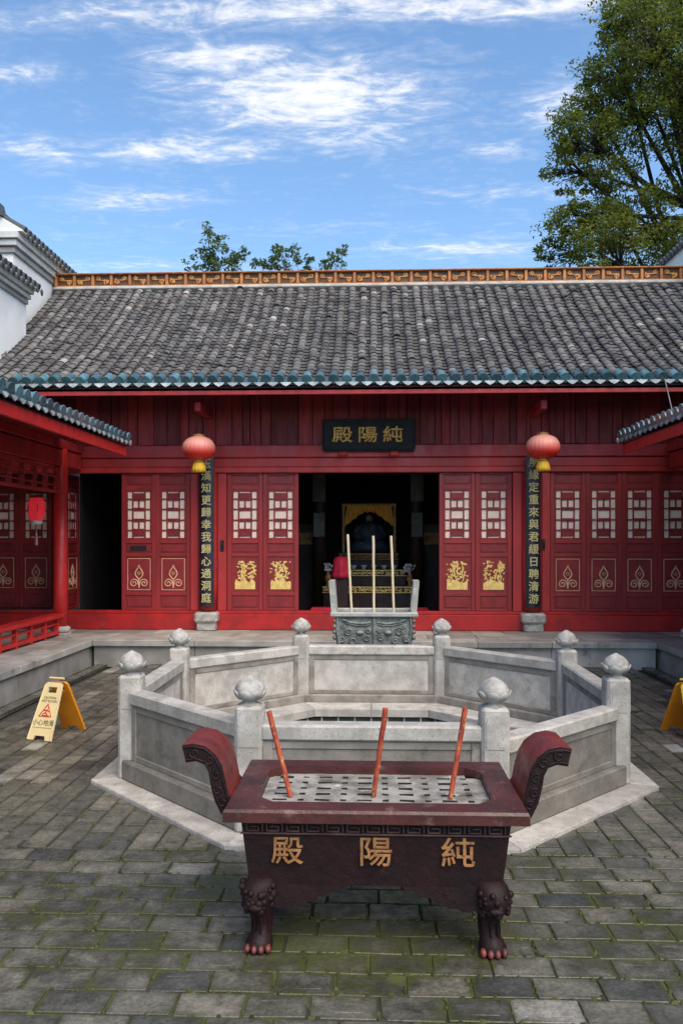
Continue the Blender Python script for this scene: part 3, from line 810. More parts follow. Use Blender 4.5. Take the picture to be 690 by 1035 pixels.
def make_leaf(w, kind, hall, seed=0):
    """One door leaf, built with its lower left corner at the origin, facing -Y."""
    rr = random.Random(seed)
    H = 2.5
    f = MB()
    s = .075
    th = .05
    f.box(0, s, 0, th, 0, H, .006); f.box(w - s, w, 0, th, 0, H, .006)
    for (a, b) in ((0, .035), (.27, .33), (.98, 1.04), (1.22, 1.29), (2.20, 2.28), (2.465, H)):
        f.box(s, w - s, .003, th - .003, a, b, .005)
    # solid panels with a raised field
    for (a, b) in ((.035, .27), (.33, .98), (1.04, 1.22), (2.28, 2.465)):
        f.box(s, w - s, .022, .038, a, b, 0, 1)
        if b - a < .4:
            f.box(s + .03, w - s - .03, .010, .022, a + .025, b - .025, .009, 1)
    # inner frame round the lattice window
    a, b = 1.29, 2.20
    f.box(s, s + .022, .006, .044, a, b, .003); f.box(w - s - .022, w - s, .006, .044, a, b, .003)
    f.box(s + .022, w - s - .022, .006, .044, a, a + .022, .003); f.box(s + .022, w - s - .022, .006, .044, b - .022, b, .003)
    leaf = f.build('door_leaf', ['leaf', 'leaf_panel'], hall, centre=False)
    leaf.location = (0, 0, 0)
    # paper
    p = MB()
    p.box(s + .022, w - s - .022, .034, .040, a + .022, b - .022)
    pp = p.build('window_paper', 'paper', None, centre=False); pp.parent = leaf
    # lattice
    g = MB()
    x0, x1 = s + .022, w - s - .022
    z0, z1 = a + .022, b - .022
    iw = x1 - x0; ih = z1 - z0
    cxm = (x0 + x1) / 2
    bt = .012
    g.box(x0, x0 + .014, .012, .034, z0, z1, .002); g.box(x1 - .014, x1, .012, .034, z0, z1, .002)
    vx = iw * .245
    for sx in (-1, 1):
        c = cxm + sx * (iw / 2 - vx)
        g.box(c - bt, c + bt, .012, .034, z0, z1, .003)
    rows = [z0 + ih * k for k in (0, .17, .385, .615, .83, 1.0)]
    for k, z in enumerate(rows):
        hh = .010 if k in (0, 5) else .012
        g.box(x0 + .014, x1 - .014, .0125, .0335, max(z - hh, z0), min(z + hh, z1), .002)
    cw = iw / 2 - vx - bt
    for k, z in enumerate(rows[1:5]):
        # carved blocks in the middle of each crossing with a little brow
        g.box(cxm - cw, cxm + cw, .010, .033, z - .030, z + .030, .006)
        g.tube([(cxm - cw * .7, .008, z - .004), (cxm, .006, z + .012), (cxm + cw * .7, .008, z - .004)], .006, 6)
    for k in (0, 4):
        zz = (rows[k] + rows[k + 1]) / 2 + (-.012 if k == 4 else .012)
        g.box(cxm - cw, cxm + cw, .0115, .034, zz - .048, zz + .048, .006)
    for k in (1, 3):
        g.box(cxm - .013, cxm + .013, .0118, .0332, rows[k], rows[k + 1], .002)
    gg = g.build('lattice', 'leaf_panel', None, centre=False); gg.parent = leaf
    # ornament on the lower panel
    o = MB()
    pa, pb = .33, .98
    Y = .0185
    if kind == 'scroll':
        l, r_, d, u = s + .035, w - s - .035, pa + .04, pb - .04
        for q in (((l, d), (r_, d)), ((l, u), (r_, u)), ((l, d), (l, u)), ((r_, d), (r_, u))):
            o.tube([(q[0][0], Y, q[0][1]), (q[1][0], Y, q[1][1])], .0075, 5)
        c = w / 2
        zb = pa + .075
        R_ = .0135
        bud = [(c, zb + .15), (c - .045, zb + .20), (c - .075, zb + .255), (c - .055, zb + .315), (c - .02, zb + .36), (c, zb + .415),
               (c + .02, zb + .36), (c + .055, zb + .315), (c + .075, zb + .255), (c + .045, zb + .20), (c, zb + .15)]
        o.tube([(x, Y, z) for x, z in bud], R_, 5)
        o.tube([(x, Y, z) for x, z in ((c - .03, zb + .27), (c, zb + .235), (c + .03, zb + .27), (c, zb + .30), (c - .03, zb + .27))], .007, 5)
        o.tube([(c, Y, zb + .16), (c, Y, zb)], R_, 5)
        for sg in (-1, 1):
            cc = c + sg * .092
            sp = [(c, zb + .02)] + [(c + sg * .03, zb + .13)] + spiral(cc, zb + .085, .075, 1.35, PI / 2 + sg * .5, -sg)
            o.tube([(x, Y, z) for x, z in sp], .0115, 5)
        oo = o.build('scroll_ornament', 'gold_line', None, centre=False)
    else:
        c = w / 2
        hw = .185
        zb = pa + .055
        poly = [(c - hw, zb)]
        poly += [(c + hw, zb), (c + hw, zb + .13)]
        for i in range(9):
            poly.append((c + hw * (1 - 2 * (i + .5) / 9), zb + .155 + rr.uniform(-.035, .04)))
        poly.append((c - hw, zb + .135))
        o.prism(poly, .012, .0215, 'y')
        for i in range(9):
            o.tube([(c - hw + .02 + .28 * i / 8, .012, zb + rr.uniform(.01, .04)), (c - hw + .03 + .26 * i / 8, .011, zb + rr.uniform(.07, .12))], .006, 4)
        stems = 3
        for i in range(stems):
            x = c + (i - 1) * .085
            pts = [(x, zb + .12)]
            for k in range(4):
                x += rr.uniform(-.04, .04)
                pts.append((x, zb + .12 + .085 * (k + 1)))
            o.tube([(a_, .016, b_) for a_, b_ in pts], .0105, 5)
            for (a_, b_) in pts[1:]:
                for q in range(6):
                    an = rr.uniform(0, 2 * PI); ds = rr.uniform(.02, .095)
                    x_, z_ = a_ + ds * math.cos(an), b_ + ds * .8 * math.sin(an)
                    x_ = min(max(x_, c - hw), c + hw); z_ = min(z_, zb + .50)
                    an2 = rr.uniform(0, PI); la, lb = rr.uniform(.018, .036), rr.uniform(.009, .016)
                    pl = []
                    for m_ in range(7):
                        t_ = 2 * PI * m_ / 7
                        u_, v_ = la * math.cos(t_), lb * math.sin(t_)
                        pl.append((x_ + u_ * math.cos(an2) - v_ * math.sin(an2), z_ + u_ * math.sin(an2) + v_ * math.cos(an2)))
                    o.prism(pl, .013 + rr.uniform(0, .003), .0215, 'y')
        for i in range(7):
            x_ = c + rr.uniform(-hw, hw); z_ = zb + rr.uniform(.43, .50)
            o.ball((x_, .018, z_), .014, 7, 5, sc=(1.5, .5, .8))
        oo = o.build('gilded_plant_relief', 'gold_pale', None, centre=False)
    oo.parent = leaf
    return leaf


def tile_roof(u0, u1, step, prof, to_world, seed, rad_=.070, row=.17, jit=1.0):
    """Rows of curved clay tiles. prof(v)->(out, z), v in 0..1 from eave up; to_world(u, out, z)."""
    r = random.Random(seed)
    N = 240
    P = [prof(i / N) for i in range(N + 1)]
    S = [0]
    for a, b in zip(P, P[1:]):
        S.append(S[-1] + math.hypot(b[0] - a[0], b[1] - a[1]))

    def at(sv):
        sv = max(0, min(S[-1] - 1e-6, sv))
        i = min(range(N), key=lambda k: abs(S[k] - sv)) if False else int(sv / S[-1] * N)
        i = min(max(i, 0), N - 1)
        while S[i] > sv: i -= 1
        while S[i + 1] < sv: i += 1
        k = (sv - S[i]) / (S[i + 1] - S[i])
        a, b = P[i], P[i + 1]
        tx, tz = (b[0] - a[0]), (b[1] - a[1])
        l = math.hypot(tx, tz)
        return (a[0] + (b[0] - a[0]) * k, a[1] + (b[1] - a[1]) * k), (tx / l, tz / l)
    mb = MB()
    n = int(round((u1 - u0) / step))
    st = (u1 - u0) / n
    K = 6
    for c in range(n):
        uc = u0 + st * (c + .5)
        wob = [r.gauss(0, .006 * jit) for _ in range(60)]
        drift = r.gauss(0, .008 * jit)
        ct = r.gauss(0, .07)
        sv = r.uniform(-.03, 0.02)
        k = 0
        while sv < S[-1] - .02:
            L0 = row * r.uniform(.9, 1.12)
            a, ta = at(sv); b, tb = at(sv + L0 + .045)
            na, nb = (-ta[1], ta[0]), (-tb[1], tb[0])
            # cover tile: half round, lower end lifted over the one below
            lift0, lift1 = .012 + r.gauss(0, .004 * jit), -.004
            if r.random() < .02 * jit: lift0 += r.uniform(.01, .03)
            du0, du1 = drift + wob[k % 60], drift + wob[(k + 1) % 60]
            R0, R1 = rad_ * r.uniform(.97, 1.05), rad_ * .93
            vs = []
            for (o, nn, lf, du, R_) in ((a, na, lift0, du0, R0), (b, nb, lift1, du1, R1)):
                for q in range(K + 1):
                    an = PI * q / K
                    h_ = math.sin(an) * R_ * .68 + lf
                    vs.append(to_world(uc + du + math.cos(an) * R_, o[0] + nn[0] * h_, o[1] + nn[1] * h_))
            for (o, nn, lf, du, R_) in ((a, na, lift0 - .016, du0, R0 * .84),):
                for q in range(K + 1):
                    an = PI * q / K
                    h_ = math.sin(an) * R_ * .68 + lf
                    vs.append(to_world(uc + du + math.cos(an) * R_, o[0] + nn[0] * h_, o[1] + nn[1] * h_))
            t = min(1, max(0, r.gauss(.45 + ct, .16)))
            if r.random() < .022: t = r.uniform(.8, 1)
            mb.add(vs, [(q, q + 1, K + 2 + q, K + 1 + q) for q in range(K)], 0, True, t)
            mb.add(vs, [(q + 1, q, 2 * K + 2 + q, 2 * K + 3 + q) for q in range(K)], 0, False, t * .6)
            # pan tile: shallow trough between this row and the next
            ud = uc + st / 2
            vs = []
            for (o, nn, lf) in ((a, na, .012), (b, nb, -.012)):
                for q in range(5):
                    e = (q / 4 - .5) * 2
                    h_ = -.030 + .035 * e * e + lf
                    vs.append(to_world(ud + e * st * .5, o[0] + nn[0] * h_, o[1] + nn[1] * h_))
            mb.add(vs, [(q, q + 1, 6 + q, 5 + q) for q in range(4)], 0, True, min(1, max(0, r.gauss(.22, .14))))
            sv += L0; k += 1
    return mb, n, st


def eave_row(u0, n, st, prof, to_world, seed, length=.30, rad_=.083):
    """Glazed end tiles with round ends, and pointed drip tiles between them."""
    r = random.Random(seed)
    P0, P1 = prof(0), prof(.08)
    d = Vector((P1[0] - P0[0], P1[1] - P0[1])).normalized()
    nn = Vector((-d.y, d.x))
    e = MB(); dr = MB()
    K = 8
    for c in range(n):
        uc = u0 + st * (c + .5) + r.gauss(0, .004)
        vs = []
        t = r.random()
        lf = r.gauss(.018, .004)
        for sv in (-.03, length * .5, length):
            o = Vector(P0) + d * sv
            for q in range(K + 1):
                an = PI * q / K
                h_ = math.sin(an) * rad_ + lf
                p = o + nn * h_
                vs.append(to_world(uc + math.cos(an) * rad_, p.x, p.y))
        e.add(vs, [(s_ * (K + 1) + q, s_ * (K + 1) + q + 1, (s_ + 1) * (K + 1) + q + 1, (s_ + 1) * (K + 1) + q) for s_ in range(2) for q in range(K)], 0, True, t)
        # round end disc
        o = Vector(P0) + d * -.03 + nn * (lf + .012)
        fr, bk = [], []
        for q in range(12):
            an = 2 * PI * q / 12
            p = o + nn * (math.sin(an) * (rad_ + .004))
            p2 = p + d * .022
            fr.append(to_world(uc + math.cos(an) * (rad_ + .004), p.x, p.y)); bk.append(to_world(uc + math.cos(an) * (rad_ + .004), p2.x, p2.y))
        e.add(fr + bk, [tuple(range(12))] + [(q, (q + 1) % 12, 12 + (q + 1) % 12, 12 + q) for q in range(12)], 0, False, t * .7)
        # trough end in glaze, then the drip plate hanging from it
        ud = uc + st / 2
        vs = []
        for sv in (-.01, length):
            o = Vector(P0) + d * sv
            for q in range(5):
                w_ = (q / 4 - .5) * 2
                p = o + nn * (-.020 + .03 * w_ * w_)
                vs.append(to_world(ud + w_ * st * .5, p.x, p.y))
        e.add(vs, [(q, q + 1, 6 + q, 5 + q) for q in range(4)], 0, True, t * .8)
        o = Vector(P0) + d * -.012
        pl = [(-.5, .012), (-.25, -.012), (0, -.02), (.25, -.012), (.5, .012), (.45, -.030), (.30, -.058), (.12, -.076), (0, -.088), (-.12, -.076), (-.30, -.058), (-.45, -.030)]
        fr, bk = [], []
        for (a, b) in pl:
            fr.append(to_world(ud + a * st * .86, o.x - .010 + b * .12, o.y + b + .004)); bk.append(to_world(ud + a * st * .86, o.x + .008 + b * .12, o.y + b + .004))
        m_ = len(pl)
        dr.add(fr + bk, [tuple(range(m_))] + [(q, (q + 1) % m_, m_ + (q + 1) % m_, m_ + q) for q in range(m_)], 0, False)
    return e, dr


def hall_prof(t):
    return (13.0 + 4.15 * t, 4.64 + 2.81 * (0.80 * t + 0.20 * t * t))


def build_hall():
    hall = thing('temple_hall', 'long red timber temple hall with grey tiled roof and lattice doors', 'temple', (HX, F, .4))
    X0, X1 = -6.9, 6.99
    # --- roof
    mb, n, st = tile_roof(X0, X1, .222, hall_prof, lambda u, o, z: (u, o, z), 3, jit=1.8)
    mb.build('roof_tiles', 'tile', hall)
    e, dr = eave_row(X0 + st * 4, n - 4, st, hall_prof, lambda u, o, z: (u, o, z), 4, length=.22, rad_=.078)
    e.build('glazed_eave_tiles', 'teal', hall)
    dr.build('drip_tiles', 'drip', hall)
    # roof boarding under the tiles, both slopes
    b = MB()
    N = 12
    pts = [hall_prof(i / N) for i in range(N + 1)]
    poly = [(p[0] + .05, p[1] - .05) for p in pts] + [(17.3, 7.5)] + [(21.6, 4.6), (21.6, 4.5), (17.3, 7.38)] + [(p[0] + .05, p[1] - .14) for p in reversed(pts)]
    b.prism(poly, X0, X1, 'x')
    b.build('roof_boarding', 'soffit', hall)
    b = MB()
    b.box(X0, X1, 13.05, 13.09, 4.43, 4.545, .008)
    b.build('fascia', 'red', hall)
    b = MB()   # rafters under the eave
    x = X0 + .1
    while x < X1:
        b.prism([(13.09, 4.47), (14.5, 5.27), (14.5, 5.36), (13.09, 4.56)], x, x + .07, 'x')
        x += .24
    b.build('rafters', 'soffit', hall)
    # --- ridge
    b = MB()
    b.box(X0 - .05, X1, 17.16, 17.46, 7.36, 7.50, .01, 1)
    b.box(X0 - .05, X1, 17.17, 17.45, 7.50, 7.575, .02, 0)
    b.build('ridge_base', ['ridge_white', 'tile_bed'], hall)
    rf = MB()
    nP = 34
    w = (X1 - X0) / nP
    rr = random.Random(9)
    rf.box(X0, X1, 17.20, 17.42, 7.575, 7.60, .006); rf.box(X0, X1, 17.18, 17.44, 7.832, 7.868, .012)
    miss = -1
    for i in range(nP + 1):
        x = X0 + w * i
        rf.box(x - .03, x + .03, 17.21, 17.41, 7.60, 7.832, .006)
    rf.build('ridge_frame', 'ridge_orange', hall)
    variants = []
    for i in range(nP):
        c = X0 + w * (i + .5)
        if i == miss:
            continue
        if len(variants) < 4:
            b = MB()
            hw = w / 2 - .031
            b.box(c - hw, c + hw, 17.26, 17.36, 7.60, 7.832)
            pn = b.build('ridge_panel', 'ridge_dark', hall)
            b = MB()
            flip = 1 if i % 2 else -1
            sp1 = spiral(c - flip * .075, 7.69, .060, 1.15, -flip * .6 + (PI if flip > 0 else 0), flip)
            sp2 = spiral(c + flip * .075, 7.755, .052, 1.2, -flip * .6 + (0 if flip > 0 else PI), flip)
            path = [(a, 17.252, z) for a, z in reversed(sp1)] + [(c, 17.252, 7.72)] + [(a, 17.252, z) for a, z in sp2]
            b.tube(path, .017, 5)
            for k in range(0, len(path), 6):
                a, yy, z = path[k]
                b.ball((a + rr.uniform(-.02, .02), yy, z + rr.uniform(-.015, .015)), rr.uniform(.022, .032), 6, 4, sc=(1.2, .5, 1))
            sc_ = b.build('scroll_relief', 'ridge_gold', pn)
            variants.append(pn)
        else:
            pn = dup(variants[(i * 7 + i // 5) % 4], hall)
            pn.location.x = c - HX
    # --- plank wall under the eaves
    b = MB()
    r = random.Random(21)
    x = X0 + .02
    while x < X1 - .05:
        wd = min(r.uniform(.10, .30), X1 - x)
        y0 = 14.46 + r.uniform(-.018, .018)
        b.box(x + .004, x + wd - .004, y0, y0 + .04, 3.765 + r.uniform(-.006, .012), 5.3, .006)
        if r.random() < .35:
            xx = x + r.uniform(.02, wd)
            b.box(xx, xx + .02, y0 - .022, y0 - .002, 3.79, 5.25, .004)
        x += wd
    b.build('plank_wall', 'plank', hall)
    b = MB(); b.box(X0, X1, 14.53, 14.60, 3.76, 5.3); b.build('wall_lining', 'soffit', hall)
    # --- beams, jambs, threshold
    b = MB()
    b.box(-7.2, 7.2, 14.34, 14.56, 3.53, 3.755, .015)
    b.box(-7.2, 7.2, 14.39, 14.53, 3.36, 3.528, .01)
    b.box(-7.2, 7.2, 14.365, 14.53, 3.255, 3.358, .012)
    b.build('lintel', 'red', hall)
    for sx in (-1, 1):
        for (a, c) in ((2.582, 2.74), (3.10, 3.243), (5.797, 5.95)):
            if sx < 0 and a > 5: a, c = 5.60, 5.78
            x0, x1 = sorted((HX + sx * a, HX + sx * c))
            b = MB(); b.box(x0, x1, 14.40, 14.53, .753, 3.252, .008); b.build('door_jamb', 'red', hall)
        x0, x1 = sorted((HX + sx * 2.74, HX + sx * 3.10))
        b = MB(); b.box(x0, x1, 14.435, 14.52, .753, 3.252); b.build('backing_board', 'red', hall)
    b = MB()
    for (x0, x1) in ((-7.1, -3.04), (-2.80, 2.80), (3.04, 7.1)):
        b.box(HX + x0, HX + x1, 14.375, 14.55, .402, .69, .012)
        b.box(HX + x0, HX + x1, 14.40, 14.54, .692, .75, .008)
    b.build('threshold', 'red_low', hall)
    # --- columns with stone bases
    for sx in (-1, 1):
        cx = HX + sx * 2.92
        b = MB()
        b.lathe([(.17, .755), (.175, 1.2), (.17, 3.36)], (cx, 14.46, 0), 20)
        col = b.build('column', 'red', hall)
        b = MB()
        b.box(cx - .17, cx + .17, 14.20, 14.60, .402, .545, .02)
        b.box(cx - .21, cx + .21, 14.16, 14.60, .55, .735, .035)
        b.box(cx - .17, cx + .17, 14.20, 14.60, .54, .552)
        b.build('column_base', 'stone_cap', col)
    # --- doors
    lw = .635
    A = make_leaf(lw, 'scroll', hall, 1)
    wl = lambda x, y, z: Vector((x, y, z)) - hall.location
    first = True
    spots = [(HX - 3.25 - lw, 14.43, 0), (HX - 3.25 - 2 * lw, 14.43, 0)] + [(HX + 3.25 + i * lw, 14.43, 0) for i in range(4)]
    spots += [(-6.72, 15.0, 0), (-7.36, 15.0, 0), (-5.60, 14.50, rad(90))]
    for (x, y, rz) in spots:
        o = A if first else dup(A, hall)
        first = False
        o.location = wl(x + RN.uniform(-.003, .003), y + RN.uniform(-.004, .004), .753)
        o.rotation_euler = (0, 0, rz)
    cw = (2.575 - 1.27) / 2
    for i, x in enumerate((-2.575, -2.575 + cw, 1.27, 1.27 + cw)):
        o = make_leaf(cw - .004, 'plant', hall, 40 + i)
        o.location = wl(HX + x, 14.44, .753)
    # latches on the frame
    for (x, z) in ((HX - 2.66, 1.93), (HX + 3.12, 1.95)):
        b = MB()
        b.box(x - .035, x + .035, 14.385, 14.40, z - .10, z + .10, .004)
        b.tube([(x, 14.375, z + .05), (x + .01, 14.35, z), (x, 14.375, z - .05)], .009, 6)
        b.build('latch', 'iron', hall)
    b = MB()   # dark mail slot on one side leaf
    b.box(HX - 3.25 - 2 * lw + .16, HX - 3.25 - 2 * lw + .46, 14.428, 14.442, 1.84, 1.93, .004)
    b.build('metal_plate', 'iron', hall)
    # arms carrying the lanterns
    for x in (-2.96, 2.90):
        b = MB(); b.box(x - .055, x + .055, 13.50, 14.5, 4.24, 4.40, .012); b.build('lantern_arm', 'red', hall)
    # --- inside: floor, back and side walls
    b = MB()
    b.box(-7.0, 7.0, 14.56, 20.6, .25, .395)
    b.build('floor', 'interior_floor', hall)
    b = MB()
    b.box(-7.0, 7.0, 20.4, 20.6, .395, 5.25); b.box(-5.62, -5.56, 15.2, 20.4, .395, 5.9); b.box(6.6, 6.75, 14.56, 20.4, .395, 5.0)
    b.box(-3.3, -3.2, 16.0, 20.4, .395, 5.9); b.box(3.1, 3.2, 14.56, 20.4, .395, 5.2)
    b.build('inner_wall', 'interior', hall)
    for x in (-1.12, .98):
        b = MB(); b.lathe([(.15, 0), (.15, 4.6)], (x, 17.3, .395), 14); b.build('inner_column', 'dark_wood', hall)
    return hall


hall = build_hall()

# ------------------------------------------------------------------ white gable walls at both ends


def coping(mb, core, x0, x1, y0, y1, z, over=.26, drop=.38):
    """Tiled coping of a wall running along Y: two slopes of short rows of tiles and a ridge."""
    xc = (x0 + x1) / 2
    hw = (x1 - x0) / 2 + over
    zr, ze = z, z - drop
    core.prism([(xc - hw, ze - .03), (xc + hw, ze - .03), (xc + hw, ze), (xc, zr - .06), (xc - hw, ze)], y0, y1, 'y', 0, .9)
    n = max(2, int((y1 - y0) / .2))
    for i in range(n):
        yc = y0 + (i + .5) * (y1 - y0) / n
        for sx in (-1, 1):
            mb.tube([(xc + sx * (hw + .02), yc, ze + .02), (xc + sx * hw * .5, yc, (ze + zr) / 2 - .01), (xc, yc, zr - .03)], .065, 7)
            mb.ball((xc + sx * (hw + .03), yc + .1, ze - .05), .06, 7, 5, sc=(.3, 1, 1.2))
    mb.tube([(xc, y0 - .03, zr), (xc, y1 + .03, zr)], .085, 8)


def build_gable(sx, label):
    g = thing('gable_wall', label, 'wall', (sx * 7.3, 16, 0))
    # high step over the ridge, lower step in front
    steps = [(7.0, 7.6, 15.35, 19.2, 8.45), (6.72, 7.6, 9.6, 15.3, 7.32)]
    w = MB(); c = MB(); k = MB(); co = MB()
    if sx > 0:
        steps = [(7.0, 7.6, 15.35, 21.0, 8.80), (6.95, 7.6, 9.6, 15.3, 7.32)]
    for i, (a, b, y0, y1, z) in enumerate(steps):
        x0, x1 = sorted((sx * a, sx * b))
        # stepped cornice under the coping
        over, drop = (.24, .38) if sx < 0 else (.07, .13)
        q = (.80 if i == 0 else .70) if sx < 0 else .20
        hgt = (q - drop - .04) / 3
        if i == 0:
            w.box(x0, x1, y0, y1, 4.4, z - q)
            xi0, xi1 = sorted((sx * 7.42, sx * 7.6))
            w.box(xi0, xi1, y0, 20.6, 0, 4.4)
        else:
            w.box(x0, x1, y0, y1, 5.0, z - q)
            xi0, xi1 = sorted((sx * 7.42, sx * 7.6))
            w.box(xi0, xi1, 1, y0 + 5.75, 0, 4.99)
        for s_ in range(3):
            e = (.05 + .055 * s_) if sx < 0 else .012 * (s_ + 1)
            k.box(x0 - e, x1 + e, y0 - e, y1 + (e if i == 0 else -.002), z - q + hgt * s_ + .002, z - q + hgt * (s_ + 1) - (.012 if s_ < 2 else 0), .006, 0, (.25, .75, .95)[s_])
            if sx < 0: k.box(x0 - e + .03, x1 + e - .03, y0 - e + .03, y1 - .03, z - q + hgt * (s_ + 1) - .014, z - q + hgt * (s_ + 1) + .004, 0, 0, .0)
        coping(c, co, x0, x1, y0 - .12, y1 + .1, z, over, drop)
        if i == 0:
            # upturned end of the coping facing the court
            xc = (x0 + x1) / 2
            c.prism([(xc - .16, z - .12), (xc + .16, z - .12), (xc + .10, z + .14), (xc - .10, z + .14)], y0 - .2, y0 + .05, 'y')
    w.build('wall', 'plaster', g); co.build('coping_core', 'plaster', g); k.build('cornice', 'cornice', g); c.build('coping', 'coping', g)
    return g


build_gable(-1, 'white plastered gable wall with dark tiled coping left of the grey roof')
build_gable(1, 'white gable end with coping at the right, mostly hidden behind the big tree')

# ------------------------------------------------------------------ side halls (verandas) left and right


def build_side(sx, label):
    g = thing('side_hall', label, 'veranda', (sx * 6.2, 8, .4))
    Y0, Y1 = 3.0, 13.02

    def prof(t):
        return (4.0 + 3.4 * t, 3.68 + .80 * t + .10 * t * t)
    tw = lambda u, o, z: (sx * o, u, z)
    mb, n, st = tile_roof(Y0, Y1, .215, prof, tw, 31 + sx)
    mb.build('roof_tiles', 'tile', g)
    e, dr = eave_row(Y0, n, st, prof, tw, 33 + sx, length=.34)
    e.build('glazed_eave_tiles', 'teal', g); dr.build('drip_tiles', 'drip', g)
    b = MB()
    b.prism([(sx * 4.05, 3.60), (sx * 7.4, 4.50), (sx * 7.4, 4.40), (sx * 4.05, 3.50)], Y0, Y1, 'y')
    b.build('roof_boarding', 'soffit', g)
    b = MB()
    x0, x1 = sorted((sx * 4.04, sx * 4.08)); b.box(x0, x1, Y0, Y1, 3.42, 3.575, .008)
    b.build('fascia', 'red_bright', g)
    b = MB()
    y = Y0 + .1
    while y < Y1 - .1:
        b.prism([(sx * 4.09, 3.44), (sx * 5.3, 3.77), (sx * 5.3, 3.85), (sx * 4.09, 3.52)], y, y + .07, 'y'); y += .23
    b.build('rafters', 'red', g)
    # columns
    for y in (13.5, 10.0, 6.5):
        b = MB(); b.lathe([(.12, .56), (.123, 1.2), (.115, 3.6)], (sx * 5.33, y, 0), 18)
        c = b.build('column', 'red_bright', g)
        b = MB(); b.box(sx * 5.33 - .14, sx * 5.33 + .14, y - .14, y + .14, .402, .45, .01)
        b.lathe([(.13, .45), (.165, .48), (.165, .53), (.13, .56)], (sx * 5.33, y, 0), 18); b.build('column_base', 'stone', c)
    # beams, hanging frieze, bench rail
    b = MB()
    x0, x1 = sorted((sx * 5.26, sx * 5.40))
    b.box(x0, x1, Y0, 14.3, 3.30, 3.58, .015)
    b.box(x0 - .02, x1 + .02, Y0, 14.3, 3.60, 3.75, .01)
    b.build('beam', 'red', g)
    fz = MB(); rl = MB()
    for (ya, yb) in ((10.13, 13.37), (6.63, 9.87), (3.1, 6.37)):
        xa, xb = sorted((sx * 5.305, sx * 5.355))
        fz.box(xa, xb, ya, yb, 3.22, 3.265, .004); fz.box(xa, xb, ya, yb, 2.83, 2.885, .004); fz.box(xa, xb, ya, yb, 3.10, 3.12, .003); fz.box(xa, xb, ya, yb, 2.955, 2.975, .003)
        y = ya + .02
        k = 0
        while y < yb - .05:
            for o_ in (0, .10):
                fz.box(xa + .003, xb - .003, y + o_, y + o_ + .022, 2.885, 3.22, .003)
            for zz in (3.02, 3.06):
                fz.box(xa + .004, xb - .004, y, y + .122, zz, zz + .02, .002)
            y += .44; k += 1
        xa, xb = sorted((sx * 5.22, sx * 5.46))
        rl.box(xa, xb, ya - .04, yb + .04, .72, .785, .012)
        xa, xb = sorted((sx * 5.29, sx * 5.37))
        rl.box(xa, xb, ya, yb, .44, .50, .006)
        rl.box(xa + .01, xb - .01, ya, yb, .60, .635, .004)
        y = ya
        while y < yb:
            rl.box(xa + .004, xb - .004, y, y + .06, .402, .719, .004); y += .53
    fz.build('hanging_frieze', 'red', g); rl.build('bench_rail', 'red_bright', g)
    b = MB()
    xa, xb = sorted((sx * 7.30, sx * 7.41)); b.box(xa, xb, 1.2, 14.4, .402, 4.3)
    b.build('back_wall', 'soffit', g)
    return g


build_side(-1, 'red veranda on the left with bench rail, red column and teal eave tiles')
build_side(1, 'tiled eave of the right veranda with teal glazed tiles over red fascia')
b = MB()
b.tube([(4.71, 12.98, 4.60), (4.59, 12.3, 3.92)], .011, 6)
tag(b.build('tie_rod', 'metal'), 'thin pale rod slanting between the main eave and the right veranda roof', 'rod')

# ------------------------------------------------------------------ name board, couplets


def build_plaque():
    p = thing('name_board', 'black horizontal name board with three gold characters above the open doorway', 'sign', (HX, 14.28, 3.66))
    b = MB()
    W = 1.60; H_ = .50
    b.box(-W / 2, W / 2, 0, .05, 0, H_, .004)
    b.box(-W / 2 - .03, W / 2 + .03, -.02, .06, H_, H_ + .045, .01)
    b.box(-W / 2 - .012, W / 2 + .012, -.02, .06, -.035, 0.0, .008)
    b.box(-W / 2 - .03, -W / 2, -.02, .06, 0, H_, .008); b.box(W / 2, W / 2 + .03, -.02, .06, 0, H_, .008)
    o = b.build('board', 'black', None, centre=False); o.parent = p
    for x, ch in ((-.47, '殿'), (-.02, '陽'), (.43, '純')):
        t = text('gold_character', ch, .33, 'gold', p, (x, -.008, .245), depth=.004, bevel=.007)
        t.scale = (1.12, .90, 1)
    for x in (-.46, .46):
        b = MB(); b.box(x - .085, x + .085, -.03, .07, -.12, -.04, .02)
        o = b.build('support_block', 'red', None, centre=False); o.parent = p
    p.rotation_euler = (rad(9), 0, 0)


build_plaque()


def build_couplet(x, chars, label):
    p = thing('couplet_board', label, 'sign', (x, 14.24, .84))
    b = MB()
    n = 8
    hw = .128
    H_ = 2.70
    fr = [(-hw + 2 * hw * i / n) for i in range(n + 1)]
    yy = lambda a: .035 * (a / hw) ** 2
    poly = [(a, yy(a)) for a in fr] + [(a, yy(a) + .025) for a in reversed(fr)]
    b.prism(poly, 0, H_, 'z')
    o = b.build('board', 'navy', None, centre=False); o.parent = p
    text('gold_lettering', '\n'.join(chars), .185, 'board_gold', p, (0, -.004, H_ / 2 - .0), depth=.003, line=1.19, bevel=.003)


build_couplet(HX - 2.92, '玉漢知更歸幸我歸心通洞庭', 'tall dark couplet board with pale gold characters left of the main doorway')
build_couplet(HX + 2.92, '夙緣定重來與君緩日聘清游', 'tall dark couplet board with pale gold characters right of the main doorway')

# ------------------------------------------------------------------ lanterns


